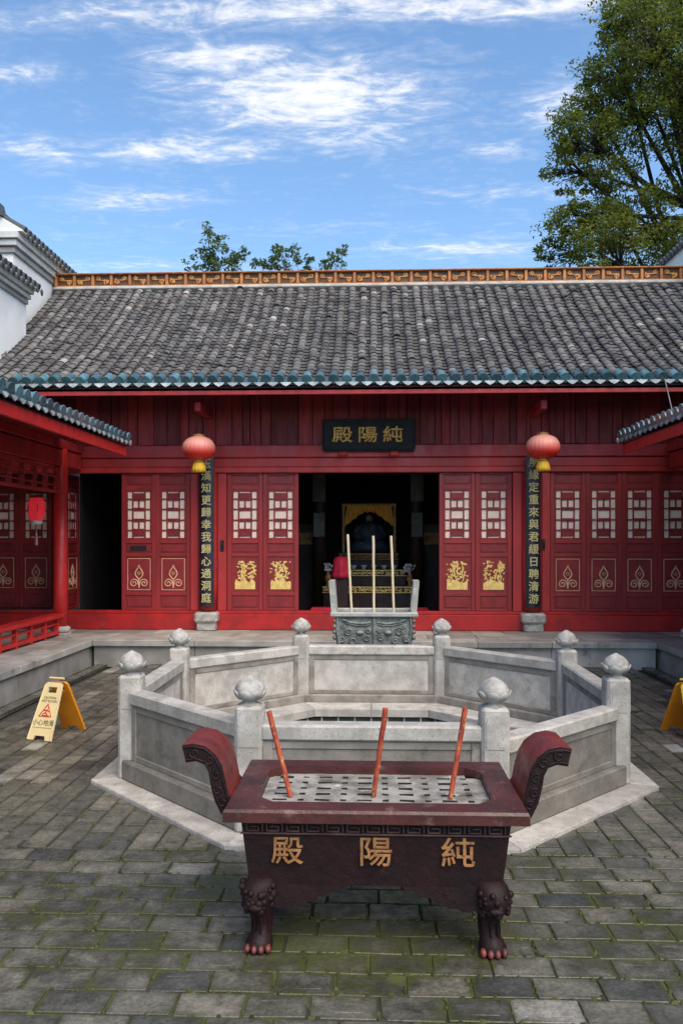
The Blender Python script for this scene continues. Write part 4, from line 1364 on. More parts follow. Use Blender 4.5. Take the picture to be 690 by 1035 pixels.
def build_lantern(label):
    p = thing('round_lantern', label, 'lantern', (0, 0, 0))
    R_, V_ = .285, .21
    prof = []
    for j in range(17):
        a = -PI / 2 + PI * j / 16
        prof.append((max(.09, R_ * math.cos(a) ** .8 if math.cos(a) > 0 else .09), V_ * math.sin(a)))
    b = MB(); b.lathe(prof, seg=72, mod=lambda a, j, z: 1 - .035 * abs(math.sin(a * 12)))
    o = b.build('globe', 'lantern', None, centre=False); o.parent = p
    b = MB(); b.lathe([(.095, .195), (.10, .205), (.10, .235), (.05, .245), (.02, .26)], seg=20); o = b.build('top_cap', 'gold_dull', None, centre=False); o.parent = p
    b = MB(); b.lathe([(.085, -.245), (.092, -.235), (.092, -.20)], seg=20); o = b.build('lower_ring', 'gold', None, centre=False); o.parent = p
    b = MB()
    b.lathe([(.115, -.405), (.112, -.34), (.095, -.27), (.08, -.24)], seg=40, mod=lambda a, j, z: 1 + .07 * math.sin(a * 13) + (.05 * math.sin(a * 7 + 1) if j == 0 else 0))
    o = b.build('tassel', 'tassel', None, centre=False); o.parent = p
    b = MB(); b.tube([(0, 0, .25), (0.004, 0, .45), (0, 0, .645)], .006, 6); o = b.build('cord', 'dark_wood', None, centre=False); o.parent = p
    return p


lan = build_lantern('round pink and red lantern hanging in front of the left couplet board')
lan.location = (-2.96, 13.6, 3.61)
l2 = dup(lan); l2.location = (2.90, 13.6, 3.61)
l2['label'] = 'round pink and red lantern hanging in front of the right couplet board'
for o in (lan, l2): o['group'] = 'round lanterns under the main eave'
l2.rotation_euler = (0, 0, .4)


def build_hex():
    p = thing('hexagonal_lantern', 'small bright red hexagonal lantern with a pink tassel under the left veranda', 'lantern', (-5.60, 13.15, 0))
    c = (-5.60, 13.15, 0)
    b = MB(); b.lathe([(.095, 2.36), (.14, 2.43), (.15, 2.50), (.15, 2.62), (.14, 2.68), (.105, 2.74)], c, 6, sm=False); b.build('shade', 'lantern_red', p)
    b = MB()
    for k in range(6):
        a = 2 * PI * k / 6
        b.tube([(c[0] + .152 * math.cos(a), c[1] + .152 * math.sin(a), 2.50), (c[0] + .152 * math.cos(a), c[1] + .152 * math.sin(a), 2.62)], .008, 5)
    b.lathe([(.118, 2.74), (.118, 2.755), (.03, 2.78)], c, 6, sm=False)
    b.build('frame', 'red_bright', p)
    b = MB(); b.lathe([(.085, 2.30), (.10, 2.32), (.105, 2.36)], c, 12); b.build('base_ring', 'white_paint', p)
    b = MB(); b.tube([(c[0], c[1], 2.30), (c[0], c[1], 2.16)], .009, 6); b.tube([(c[0], c[1], 2.16), (c[0], c[1], 1.95)], [.02, .027], 8); b.build('tassel', 'pink', p)
    b = MB(); b.tube([(c[0], c[1], 2.77), (c[0], c[1], 3.62)], .006, 5); b.build('cord', 'dark_wood', p)


build_hex()

# ------------------------------------------------------------------ octagonal stone balustrade round the pool


def build_balustrade():
    g = thing('stone_balustrade', 'octagonal grey granite balustrade with lotus bud posts around the pool', 'balustrade', (OC[0], OC[1], 0))
    A = 2.04
    V = [Vector(octv(A, 0, k)) for k in range(8)]
    # post, built once
    mbp = MB()
    h = .095
    mbp.box(-h, h, -h, h, .02, .90, .022)
    for k in range(4):
        a = k * PI / 2
        mbp.M = Matrix.Rotation(a, 4, 'Z')
        pl = [(-.062, .62), (.062, .62), (.062, .80)] + [(.062 * math.cos(t), .80 + .062 * math.sin(t)) for t in (.5, 1.05, PI / 2, 2.1, 2.65)] + [(-.062, .80)]
        mbp.prism(pl, -h - .005, -h + .004, 'y')
    mbp.M = Matrix.Identity(4)
    post = mbp.build('post', 'stone', g, centre=False); post.location = (0, 0, 0)
    mc = MB()
    mc.lathe([(.088, .90), (.062, .908), (.052, .922), (.056, .938), (.07, .945)], seg=24)
    pet = lambda a: abs(math.cos(a * 3.5)) ** .7
    for (ro, zo, ph) in ((1.0, 0, 0), (.86, .016, PI / 7)):
        mc.lathe([(.06 * ro, .935 + zo), (.095 * ro, .945 + zo), (.122 * ro, .968 + zo), (.134 * ro, .992 + zo), (.126 * ro, .996 + zo), (.108 * ro, .972 + zo)], seg=84,
                 mod=lambda a, j, z, ph=ph: .93 + (0, .05, .08, .10, .09, .05)[j] * (pet(a + ph) - .6),
                 zmod=lambda a, j, ph=ph: (0, 0, .012, .034, .034, .004)[j] * pet(a + ph))
    mc.lathe([(.090, .965), (.104, .99), (.109, 1.018), (.105, 1.046), (.091, 1.074), (.068, 1.098), (.040, 1.116), (.016, 1.130), (.003, 1.136)], seg=48,
             mod=lambda a, j, z: 1 + .03 * abs(math.sin(a * 3.5)) * (1 if j < 6 else 0))
    cap = mc.build('lotus_cap', 'stone_cap', None, centre=False); cap.parent = post; cap.scale = (.93, .93, .85); cap.location = (0, 0, .135)
    for k in range(8):
        o = post if k == 0 else dup(post, g)
        an = rad(-67.5 + 45 * k)
        o.location = V[k] - Vector((OC[0], OC[1], 0))
        o.rotation_euler = (0, 0, an + PI / 2 + RN.uniform(-.02, .02) + (rad(22.5) if k % 2 else -rad(22.5)))
    for k in range(8):
        a, b_ = V[k], V[(k + 1) % 8]
        d = b_ - a
        L_ = d.length
        an = math.atan2(d.y, d.x)
        T = Matrix.Translation(a) @ Matrix.Rotation(an, 4, 'Z')
        m = .088
        mb = MB(); mb.M = T
        lw_ = .10 if k == 0 else 0.0
        mb.box(m, L_ - m, -.08, .075, .66 - lw_, .77 - lw_, .014)
        mb.build('handrail', 'stone', g)
        mb = MB(); mb.M = T
        mb.box(m, L_ - m, -.045, .0, .19, .659 - lw_, 0, 0)
        mb.box(m, L_ - m, .0005, .045, .19, .659 - lw_, 0, 1)
        mb.box(m + .004, m + .075, -.056, .056, .19, .658 - lw_, .006); mb.box(L_ - m - .075, L_ - m - .004, -.056, .056, .19, .658 - lw_, .006)
        mb.box(m + .075, L_ - m - .075, -.056, .056, .60 - lw_, .658 - lw_, .006); mb.box(m + .075, L_ - m - .075, -.056, .056, .19, .24, .006)
        mb.build('panel', ['stone_dark', 'stone'], g)
        mb = MB(); mb.M = T
        mb.box(m - .06, L_ - m + .06, -.115, .105, .03, .19, .012)
        mb.build('plinth', 'stone_dark', g)
    # paving border outside, kerb inside
    for k in range(8):
        for (ain, aout, z0, z1, nm, dv) in ((1.94, 2.35, -.03, .03, 'border_slab', 2), (1.57, 1.925, .01, .10, 'pool_kerb', 2)):
            p0, p1 = Vector(octv(ain, 0, k)), Vector(octv(ain, 0, (k + 1) % 8))
            q0, q1 = Vector(octv(aout, 0, k)), Vector(octv(aout, 0, (k + 1) % 8))
            mb = MB()
            for s_ in range(dv):
                u0, u1 = s_ / dv + .0015, (s_ + 1) / dv - .0015
                c = [p0.lerp(p1, u0), q0.lerp(q1, u0), q0.lerp(q1, u1), p0.lerp(p1, u1)]
                e = .008
                cen = sum(c, Vector()) / 4
                top = [x + (cen - x).normalized() * e for x in c]
                vs = [(x.x, x.y, z0) for x in c] + [(x.x, x.y, z1 - e) for x in c] + [(x.x, x.y, z1) for x in top]
                fs = [(8, 9, 10, 11)]
                for i in range(4):
                    j = (i + 1) % 4
                    fs += [(i, j, 4 + j, 4 + i), (4 + i, 4 + j, 8 + j, 8 + i)]
                mb.add(vs, fs)
            mb.build(nm, 'stone' if nm == 'border_slab' else 'stone', g)
    mb = MB()
    for k in range(8):
        p0, p1 = Vector(octv(1.60, 0, k)), Vector(octv(1.60, 0, (k + 1) % 8))
        q0, q1 = Vector(octv(1.68, 0, k)), Vector(octv(1.68, 0, (k + 1) % 8))
        vs = [(p0.x, p0.y, .009), (p1.x, p1.y, .009), (q1.x, q1.y, .009), (q0.x, q0.y, .009)]
        mb.add(vs + [(x, y, -.6) for (x, y, z) in vs], [(0, 1, 2, 3), (1, 0, 4, 5), (2, 1, 5, 6), (3, 2, 6, 7), (0, 3, 7, 4)])
    mb.build('pool_lining', 'pool_wall', g)
    mb = MB()
    for k in (2, 3, 4):
        p0, p1 = Vector(octv(1.60, 0, k)), Vector(octv(1.60, 0, (k + 1) % 8))
        for s_ in range(7):
            c = p0.lerp(p1, (s_ + .5) / 7); d = (p1 - p0).normalized(); nn = Vector((d.y, -d.x, 0)) * -1
            w_ = .008
            vs = []
            for (du, dz) in ((-w_, -.4), (w_, -.4), (w_, .004), (-w_, .004)):
                q = c + d * du + nn * .006
                vs.append((q.x, q.y, dz))
            for (du, dz) in ((-w_, -.4), (w_, -.4), (w_, .004), (-w_, .004)):
                q = c + d * du - nn * .004
                vs.append((q.x, q.y, dz))
            mb.add(vs, [(0, 1, 2, 3), (0, 4, 5, 1), (2, 6, 7, 3), (1, 5, 6, 2), (0, 3, 7, 4)])
    mb.build('lining_joints', 'ridge_white', g)


build_balustrade()

# ------------------------------------------------------------------ maroon iron incense burner in the foreground


def build_burner():
    BX, BY = 0.02, 4.31
    g = thing('incense_burner', 'maroon iron incense burner on four paw feet with curled handles and gold characters', 'incense burner', (BX, BY, 0))
    W, D = .735, .44          # half sizes of the rim
    zr = .73
    mats = None

    def octp(hw, hd, c):
        return [(-hw + c, -hd), (hw - c, -hd), (hw, -hd + c), (hw, hd - c), (hw - c, hd), (-hw + c, hd), (-hw, hd - c), (-hw, -hd + c)]
    T = Matrix.Translation((BX, BY, 0))
    # rim with a chamfered opening
    b = MB(); b.M = T
    outer = [(-W, -D), (W, -D), (W, D), (-W, D)]
    o8 = [(-W + .09, -D), (W - .09, -D), (W, -D + .09), (W, D - .09), (W - .09, D), (-W + .09, D), (-W, D - .09), (-W, -D + .09)]
    i8 = octp(.60, .315, .085)
    vs = [(x, y, zr) for x, y in i8] + [(x, y, zr) for x, y in o8] + [(x, y, zr) for x, y in outer]
    # inner ring -> outer ring, corner triangles
    fs = [(8 + k, 8 + (k + 1) % 8, (k + 1) % 8, k) for k in range(8)]
    fs += [(8 + 7, 16 + 0, 8 + 0), (8 + 1, 16 + 1, 8 + 2), (8 + 3, 16 + 2, 8 + 4), (8 + 5, 16 + 3, 8 + 6)]
    b.add(vs, fs)
    e = .012
    o2 = [(x + (e if x < 0 else -e) * 0, y, zr) for x, y in outer]
    vs = [(x, y, zr) for x, y in outer] + [(x * 1.012, y * 1.02, zr - .014) for x, y in outer] + [(x * 1.012, y * 1.02, zr - .062) for x, y in outer] + [(x * .955, y * .93, zr - .072) for x, y in outer]
    fs = []
    for l in range(3):
        for k in range(4):
            fs.append((l * 4 + k, (l + 1) * 4 + k, (l + 1) * 4 + (k + 1) % 4, l * 4 + (k + 1) % 4))
    b.add(vs, fs)
    vs = [(x, y, zr) for x, y in i8] + [(x, y, zr - .13) for x, y in i8]
    b.add(vs, [((k + 1) % 8, k, 8 + k, 8 + (k + 1) % 8) for k in range(8)])
    b.build('rim', 'burner_rim', g)
    # body: tapered box with a shaped apron at front and back
    b = MB(); b.M = T
    tw, td, bw, bd = .665, .385, .625, .355
    z0, z1 = .665, .33

    def ring(w_, d_, z):
        return [(-w_, -d_, z), (w_, -d_, z), (w_, d_, z), (-w_, d_, z)]
    vs = ring(tw, td, z0) + ring(bw, bd, z1)
    b.add(vs, [(k, 4 + k, 4 + (k + 1) % 4, (k + 1) % 4) for k in range(4)] + [(4, 5, 6, 7), (0, 1, 2, 3)])
    sc = [(-.61, z1), (-.61, .235), (-.50, .215), (-.43, .205), (-.405, .225), (-.36, .222), (-.34, .245), (-.30, .248), (-.275, .272), (-.235, .275), (-.205, .305), (-.15, .308), (-.13, .329)]
    for yy in (-bd, bd - .03):
        for sg in (-1, 1):
            pl = [(sg * x, z) for x, z in sc] + [(sg * -.13 * -1 * -1, z1 + .002)] if False else [(sg * x, z) for x, z in sc]
            b.prism(pl, yy, yy + .03, 'y')
    for sg in (-1, 1):
        x0 = sg * (bw - .001)
        pl = [(-bd + .03, z1), (-bd + .03, .23), (-.20, .22), (-.14, .26), (-.07, .31), (.07, .31), (.14, .26), (.20, .22), (bd - .03, .23), (bd - .03, z1)]
        b.prism(pl, x0, x0 - sg * .03, 'x')
    b.build('body', 'burner', g)
    # key-pattern band under the rim
    b = MB(); b.M = T
    n = 13
    y_ = -td - .006
    wv = 2 * (tw - .02) / n

    def bar(x0, x1, zz0, zz1):
        b.box(x0, x1, y_ - .004, y_ + .012, zz0, zz1, .002)
    for i in range(n):
        x = -tw + .02 + i * wv
        za, zb = .606, .652
        t_ = .006
        sgn = i % 2
        xa, xb = x + .008, x + wv - .008
        bar(xa, xb, zb - t_, zb); bar(xa, xa + t_, za, zb - t_); bar(xa + t_, xb - .02, za, za + t_); bar(xb - .02 - t_, xb - .02, za + t_, zb - .018)
        bar(xa + .018, xb - .02 - t_, zb - .018 - t_, zb - .018); bar(xb - t_, xb, za, zb - t_)
    b.box(-tw, tw, y_ - .002, y_ + .012, .592, .60, .002)
    b.build('key_band', 'fret', g)
    # perforated plate, ash below
    b = MB(); b.M = T
    zp = zr - .045
    hw, hd = .598, .313
    xs = [-hw]; ys = [-hd]
    cols = []
    for k in range(10):
        c = -.50 + k * .1111
        h_ = .038 if k % 2 == 0 else .016
        cols.append((len(xs), k % 2)); xs += [c - h_, c + h_]
    xs.append(hw)
    rws = []
    for k in range(6):
        c = -.245 + k * .098
        rws.append(len(ys)); ys += [c - .015, c + .015]
    ys.append(hd)
    nx, ny = len(xs) - 1, len(ys) - 1
    hole = {(i, j) for (i, odd) in cols for j in rws}
    # split long cells at the chamfered corners
    def inside(x, y): return abs(x) / 1 + abs(y) < hw + hd - .085 - .005
    vs = []; fs = []
    idx = {}
    rp = random.Random(3)
    for i, x in enumerate(xs):
        for j, y in enumerate(ys):
            idx[(i, j)] = len(vs)
            vs.append((x, y, zp + rp.uniform(-.002, .002)))
    for i in range(nx):
        for j in range(ny):
            cx, cy = (xs[i] + xs[i + 1]) / 2, (ys[j] + ys[j + 1]) / 2
            if (i, j) in hole or not inside(cx, cy): continue
            fs.append((idx[(i, j)], idx[(i + 1, j)], idx[(i + 1, j + 1)], idx[(i, j + 1)]))
    b.add(vs, fs)
    for (i, j) in hole:
        cx, cy = (xs[i] + xs[i + 1]) / 2, (ys[j] + ys[j + 1]) / 2
        if not inside(cx, cy): continue
        q = [(xs[i], ys[j]), (xs[i + 1], ys[j]), (xs[i + 1], ys[j + 1]), (xs[i], ys[j + 1])]
        nb = [(i, j - 1), (i + 1, j), (i, j + 1), (i - 1, j)]
        for k in range(4):
            if nb[k] in hole: continue
            a_, c_ = q[k], q[(k + 1) % 4]
            b.add([(a_[0], a_[1], zp - .001), (c_[0], c_[1], zp - .001), (c_[0], c_[1], zp - .05), (a_[0], a_[1], zp - .05)], [(0, 1, 2, 3)], 1)
    pl = b.build('perforated_plate', ['ash_plate', 'ash_dark'], g)
    b = MB(); b.M = T
    b.add([(x, y, zp - .051) for x, y in octp(.599, .314, .085)], [tuple(range(8))])
    b.build('ash_bed', 'ash_dark', pl)
    # handles: curled brackets rising from the ends
    for sg in (-1, 1):
        outerc = [(.700, .655), (.762, .72), (.778, .80), (.795, .87), (.83, .93), (.885, .972), (.95, .985), (1.005, .975)]
        innerc = [(.985, .885), (.93, .893), (.885, .875), (.865, .835), (.855, .77), (.835, .69), (.80, .62), (.74, .60)]
        # outerc = side towards the rim/top, innerc = outer underside
        b = MB(); b.M = T
        y0, y1 = -.19, .17
        poly = [(sg * x, z) for x, z in outerc] + [(sg * x, z) for x, z in innerc]
        n_ = len(poly)
        for (yy, rev) in ((y0, False), (y1, True)):
            no = len(outerc)
            vs = [(sg * x, yy, z) for x, z in outerc] + [(sg * x, yy, z) for x, z in reversed(innerc)]
            b.add(vs, [(k, k + 1, no + k + 1, no + k) for k in range(no - 1)], 0, False, .5)
        no = len(outerc)
        vs = [(sg * x, y0, z) for x, z in outerc] + [(sg * x, y1, z) for x, z in outerc]
        b.add(vs, [(k, k + 1, no + k + 1, no + k) for k in range(no - 1)], 1, True, .5)
        ni = len(innerc)
        vs = [(sg * x, y0, z) for x, z in innerc] + [(sg * x, y1, z) for x, z in innerc]
        b.add(vs, [(k, k + 1, ni + k + 1, ni + k) for k in range(ni - 1)], 0, True, .5)
        for (p_, q_) in ((outerc[-1], innerc[0]), (innerc[-1], outerc[0])):
            b.add([(sg * p_[0], y0, p_[1]), (sg * q_[0], y0, q_[1]), (sg * q_[0], y1, q_[1]), (sg * p_[0], y1, p_[1])], [(0, 1, 2, 3)], 0, False, .5)
        h_ = b.build('handle', ['burner', 'burner_red'], g)
        b = MB(); b.M = T
        for (cx, cz, r_) in ((.94, .935, .032), (.86, .90, .03), (.822, .82, .026), (.815, .745, .026), (.79, .68, .026)):
            sp = spiral(cx, cz, r_, 1.3, 1.0, sg)
            b.tube([(sg * x, y0 - .001, z) for x, z in sp], .006, 5)
        cont = [(outerc[k][0] * .85 + innerc[len(innerc) - 1 - k][0] * .15, outerc[k][1] * .85 + innerc[len(innerc) - 1 - k][1] * .15) for k in range(8)]
        b.tube([(sg * x, y0 - .001, z) for x, z in cont], .006, 5)
        cont = [(outerc[k][0] * .15 + innerc[len(innerc) - 1 - k][0] * .85, outerc[k][1] * .15 + innerc[len(innerc) - 1 - k][1] * .85) for k in range(8)]
        b.tube([(sg * x, y0 - .001, z) for x, z in cont], .006, 5)
        b.build('scroll_relief', 'burner', h_)
    # cabriole legs with a beast mask at the knee and clawed paws
    for sx in (-1, 1):
        for sy in (-1, 1):
            cx, cy = sx * .565, sy * .315
            b = MB(); b.M = T
            secs = [((cx + sx * .015, cy + sy * .02, .0), .062, .066), ((cx + sx * .015, cy + sy * .02, .03), .07, .075), ((cx + sx * .012, cy + sy * .012, .06), .06, .062),
                    ((cx - sx * .004, cy, .10), .044, .046), ((cx - sx * .002, cy, .15), .048, .050), ((cx + sx * .012, cy + sy * .012, .20), .066, .066),
                    ((cx + sx * .020, cy + sy * .025, .245), .078, .080), ((cx + sx * .022, cy + sy * .025, .29), .086, .086), ((cx + sx * .01, cy + sy * .01, .33), .08, .075), ((cx, cy, .36), .066, .06)]
            b.loft(secs, 16)
            # worn beast mask at the knee: snout, brow ridge and a mane of small curls
            fx, fy = cx + sx * .022, cy + sy * .098
            b.ball((fx, fy + sy * .004, .238), .026, 10, 7, sc=(1.5, .8, .7))
            b.tube([(fx - .066, fy - sy * .035, .268), (fx - .03, fy - sy * .006, .286), (fx, fy - sy * .008, .272), (fx + .03, fy - sy * .006, .286), (fx + .066, fy - sy * .035, .268)], .012, 6)
            rl_ = random.Random(int(900 + sx * 10 + sy))
            for k in range(46):
                a_ = rl_.uniform(0, 2 * PI); zz_ = rl_.uniform(.205, .335)
                kr = .066 + .028 * math.sin(min(1, max(0, (zz_ - .17) / .17)) * PI * .62)
                kr -= .012; b.ball((cx + sx * .02 + kr * math.cos(a_), cy + sy * .022 + kr * math.sin(a_), zz_), rl_.uniform(.012, .022), 7, 5)
            for k in range(8):
                a_ = 2 * PI * k / 8
                b.tube([(cx + sx * .012 + .058 * math.cos(a_), cy + sy * .012 + .058 * math.sin(a_), .20), (cx + .05 * math.cos(a_), cy + .05 * math.sin(a_), .15), (cx + sx * .005 + .05 * math.cos(a_), cy + sy * .005 + .05 * math.sin(a_), .08)], [.011, .008, .004], 5)
            leg = b.build('leg', 'burner', g)
            b = MB(); b.M = T
            for k, dx in enumerate((-.051, -.017, .017, .051)):
                b.ball((cx + sx * .015 + dx, cy + sy * (.085 - .012 * abs(k - 1.5)), .022), .021, 8, 6, sc=(.8, 1.35, 1.05))
            b.build('claws', 'toe', leg)
    # gold characters on the front
    for (x, ch, s_) in ((-.455, '殿', .155), (-.02, '陽', .165), (.385, '純', .165)):
        t = text('gold_character', ch, s_, 'gold_worn', g, (x + .02, -.380, .500), rot=(PI / 2 - rad(5), 0, RN.uniform(-.02, .02)), depth=.004, bold=0, bevel=.0018)
        t.scale = (1.05, .92, 1)
    return BX, BY


BX, BY = build_burner()


def build_stick(base, top, r, material, label, group):
    d = Vector(top) - Vector(base)
    p = MB()
    pts = [Vector(base) + d * (i / 10) + Vector((RN.uniform(-1, 1), RN.uniform(-1, 1), 0)) * r * .12 for i in range(11)]
    p.tube(pts, [r * (.92 + .08 * (i / 10)) for i in range(11)], 10)
    o = p.build('incense_stick', material)
    return tag(o, label, 'incense stick', group)


def stick_thing(base, top, label):
    o = build_stick(base, top, .0145, 'stick', label, 'thick incense sticks in the maroon burner')


stick_thing((-.425, 4.20, .69), (-.545, 4.22, 1.135), 'red incense stick leaning left in the maroon burner, leftmost of its three')
stick_thing((.012, 4.22, .69), (.075, 4.18, 1.165), 'red incense stick in the middle of the maroon burner')
stick_thing((.415, 4.20, .69), (.495, 4.22, 1.165), 'red incense stick leaning right in the maroon burner, rightmost of its three')

# ------------------------------------------------------------------ grey bronze censer behind the pool


def build_ding():
    cx, cy = .04, 11.75
    g = thing('bronze_censer', 'grey bronze rectangular censer with two upright ears behind the pool', 'incense burner', (cx, cy, 0))
    T = Matrix.Translation((cx, cy, 0))
    b = MB(); b.M = T
    W, D = .575, .36

    def ring(w_, d_, z): return [(-w_, -d_, z), (w_, -d_, z), (w_, d_, z), (-w_, d_, z)]
    lv = [(.55, .335, .94), (.56, .345, .75), (.54, .33, .55), (.48, .28, .42)]
    vs = []
    for (w_, d_, z) in lv: vs += ring(w_, d_, z)
    b.add(vs, [(l * 4 + k, l * 4 + 4 + k, l * 4 + 4 + (k + 1) % 4, l * 4 + (k + 1) % 4) for l in range(3) for k in range(4)] + [(12, 13, 14, 15)])
    # cast relief on the front and back: mask with brows, eyes and spirals
    for sy in (-1, 1):
        y_ = sy * .352
        for sg in (-1, 1):
            b.tube([(sg * .05, y_, .86), (sg * .18, y_, .84), (sg * .34, y_, .86), (sg * .45, y_, .90)], .022, 6)
            b.tube([(sg * .06, y_, .83), (sg * .12, y_, .815), (sg * .26, y_, .815), (sg * .40, y_, .85)], .012, 6)
            b.ball((sg * .20, y_, .71), .045, 10, 7, sc=(1.3, .6, .8)); b.ball((sg * .20, y_ + sy * .02, .71), .02, 8, 6)
            for (x, z, r_) in ((.36, .73, .06), (.10, .64, .05), (.30, .60, .055), (.46, .62, .05), (.44, .80, .03), (.08, .74, .035)):
                b.tube([(sg * px, y_, pz) for px, pz in spiral(x, z, r_, 1.5, .6, sg)], .013, 5)
            b.tube([(sg * .52, y_, .93), (sg * .53, y_ + sy * .01, .75), (sg * .50, y_, .55)], .022, 6)
        b.box(-.014, .014, y_ - .03, y_ + .03, .54, .92, .008)
    for sg in (-1, 1):
        for zz in (.88, .80, .72, .64):
            b.ball((sg * .565, -.345, zz), .032, 7, 5); b.ball((sg * .565, .345, zz), .032, 7, 5)
    b.build('body', 'bronze', g)
    b = MB(); b.M = T
    t_ = .05
    b.box(-W - .05, W + .05, -D - .04, -D + t_, .94, 1.005, .012); b.box(-W - .05, W + .05, D - t_, D + .04, .94, 1.005, .012)
    b.box(-W - .05, -W + t_, -D + t_ + .001, D - t_ - .001, .94, 1.005, .012); b.box(W - t_, W + .05, -D + t_ + .001, D - t_ - .001, .94, 1.005, .012)
    b.build('rim', 'bronze_pale', g)
    b = MB(); b.M = T
    b.box(-W + t_, W - t_, -D + t_, D - t_, .90, .93)
    b.build('ash_bed', 'ash_plate', g)
    for sg in (-1, 1):
        b = MB(); b.M = T
        for yy in (-.16, .16):
            b.prism([(sg * (W - .035), 1.006), (sg * (W + .045), 1.006), (sg * (W + .075), 1.40), (sg * (W - .005), 1.40)], yy - .045, yy + .045, 'y')
        b.prism([(sg * (W - .005), 1.35), (sg * (W + .075), 1.35), (sg * (W + .08), 1.445), (sg * (W - .002), 1.445)], -.206, .206, 'y')
        b.build('ear', 'bronze_pale', g)
    for sx in (-1, 1):
        for sy in (-1, 1):
            b = MB(); b.M = T
            b.loft([((sx * .40, sy * .24, 0), .075, .075), ((sx * .40, sy * .24, .04), .07, .07), ((sx * .40, sy * .24, .10), .05, .05), ((sx * .41, sy * .245, .30), .055, .055), ((sx * .42, sy * .25, .46), .085, .08)], 14)
            b.build('leg', 'bronze', g)


build_ding()
for i, (xb, xt, nm) in enumerate(((-.285, -.345, 'leftmost'), (.04, .03, 'middle'), (.335, .29, 'rightmost'))):
    build_stick((xb, 11.7 + .02 * i, .93), (xt, 11.7, 2.10 - .02 * (i == 0) * -1), .019, 'stick_pale', 'tall pale tan incense stick in the grey bronze censer, %s of three' % nm, 'tall pale incense sticks in the bronze censer')

# ------------------------------------------------------------------ wet floor signs


def build_sign(face, inner, label, loc, rz, printed=True):
    g = thing('wet_floor_sign', label, 'sign', (0, 0, 0), 'folding wet floor signs')
    H_ = .60
    hwb, hwt = .150, .105
    tilt = math.atan2(.27, H_)
    for i, nm in enumerate(('front_panel', 'back_panel')):
        b = MB()
        poly = [(-hwb, 0), (-.075, 0), (-.06, .045), (.06, .045), (.075, 0), (hwb, 0), (hwt, H_ - .03), (hwt - .03, H_), (-hwt + .03, H_), (-hwt, H_ - .03)]
        # hand hole left open: build round it
        n = len(poly)
        lo = [(-hwb, 0), (-.075, 0), (-.06, .045), (.06, .045), (.075, 0), (hwb, 0), (.113, .49), (-.113, .49)]
        b.prism(lo, -.010, .010, 'y', 0, .5)
        b.prism([(-.113, .49), (-.055, .49), (-.055, .55), (-.108, .55)], -.010, .010, 'y', 0, .5)
        b.prism([(.055, .49), (.113, .49), (.108, .55), (.055, .55)], -.010, .010, 'y', 0, .5)
        b.prism([(-.108, .55), (.108, .55), (.105, H_ - .02), (.08, H_), (-.08, H_), (-.105, H_ - .02)], -.010, .010, 'y', 0, .5)
        for sg in (-1, 1):
            b.tube([(sg * (hwb - .008), -.010, .005), (sg * (hwt + .000), -.010, H_ - .03)], .007, 5, t=.5)
        o = b.build(nm, face if i == 0 else inner, None, centre=False)
        o.parent = g
        s_ = 1 if i == 0 else -1
        o.location = (0, -s_ * .275, .004)
        o.rotation_euler = (-tilt, 0, 0) if i == 0 else (-tilt, 0, PI)
        if printed or i == 0:
            Yp = -.0115
            for (t, sz, z, m_) in (('CAUTION', .034, .435, 'ink'), ('WET FLOOR', .034, .40, 'ink'), ('小心地滑', .066, .175, 'ink')):
                text('lettering', t, sz, m_, o, (0, Yp, z), depth=.001, bold=0)
            b = MB()
            R_ = .085
            tri = [(R_ * math.cos(a), .285 + R_ * math.sin(a)) for a in (PI / 2, PI * 7 / 6, PI * 11 / 6)]
            b.tube([(x, Yp, z) for x, z in tri + tri[:2]], .007, 5, 0)
            b.tube([(.01, Yp, .315), (-.005, Yp, .285), (.02, Yp, .262)], .008, 5); b.tube([(-.005, Yp, .285), (-.035, Yp, .262)], .007, 5)
            b.tube([(.008, Yp, .308), (-.03, Yp, .305)], .006, 5); b.tube([(.008, Yp, .308), (.035, Yp, .292)], .006, 5); b.ball((.018, Yp, .334), .011, 8, 6, sc=(1, .3, 1))
            b.tube([(-.04, Yp, .252), (.045, Yp, .252)], .005, 5)
            t_ = b.build('warning_triangle', 'ink_red', None, centre=False); t_.parent = o
            b = MB(); b.box(-.115, .115, Yp - .001, Yp + .001, .125, .128); t_ = b.build('printed_line', 'ink', None, centre=False); t_.parent = o
    b = MB(); b.tube([(-.09, 0, .592), (.09, 0, .592)], .012, 8); o = b.build('hinge', face, None, centre=False); o.parent = g
    g.location = loc; g.rotation_euler = (0, 0, rz)
    return g


build_sign('sign_cream', 'sign_orange', 'cream folding wet floor sign with red warning triangle on the left paving', (-3.29, 8.24, .0), rad(-17))
build_sign('sign_yellow', 'sign_orange', 'yellow folding wet floor sign cut off by the right edge', (3.29, 8.42, .0), rad(10))

# ------------------------------------------------------------------ inside the hall: altar, figure, offerings


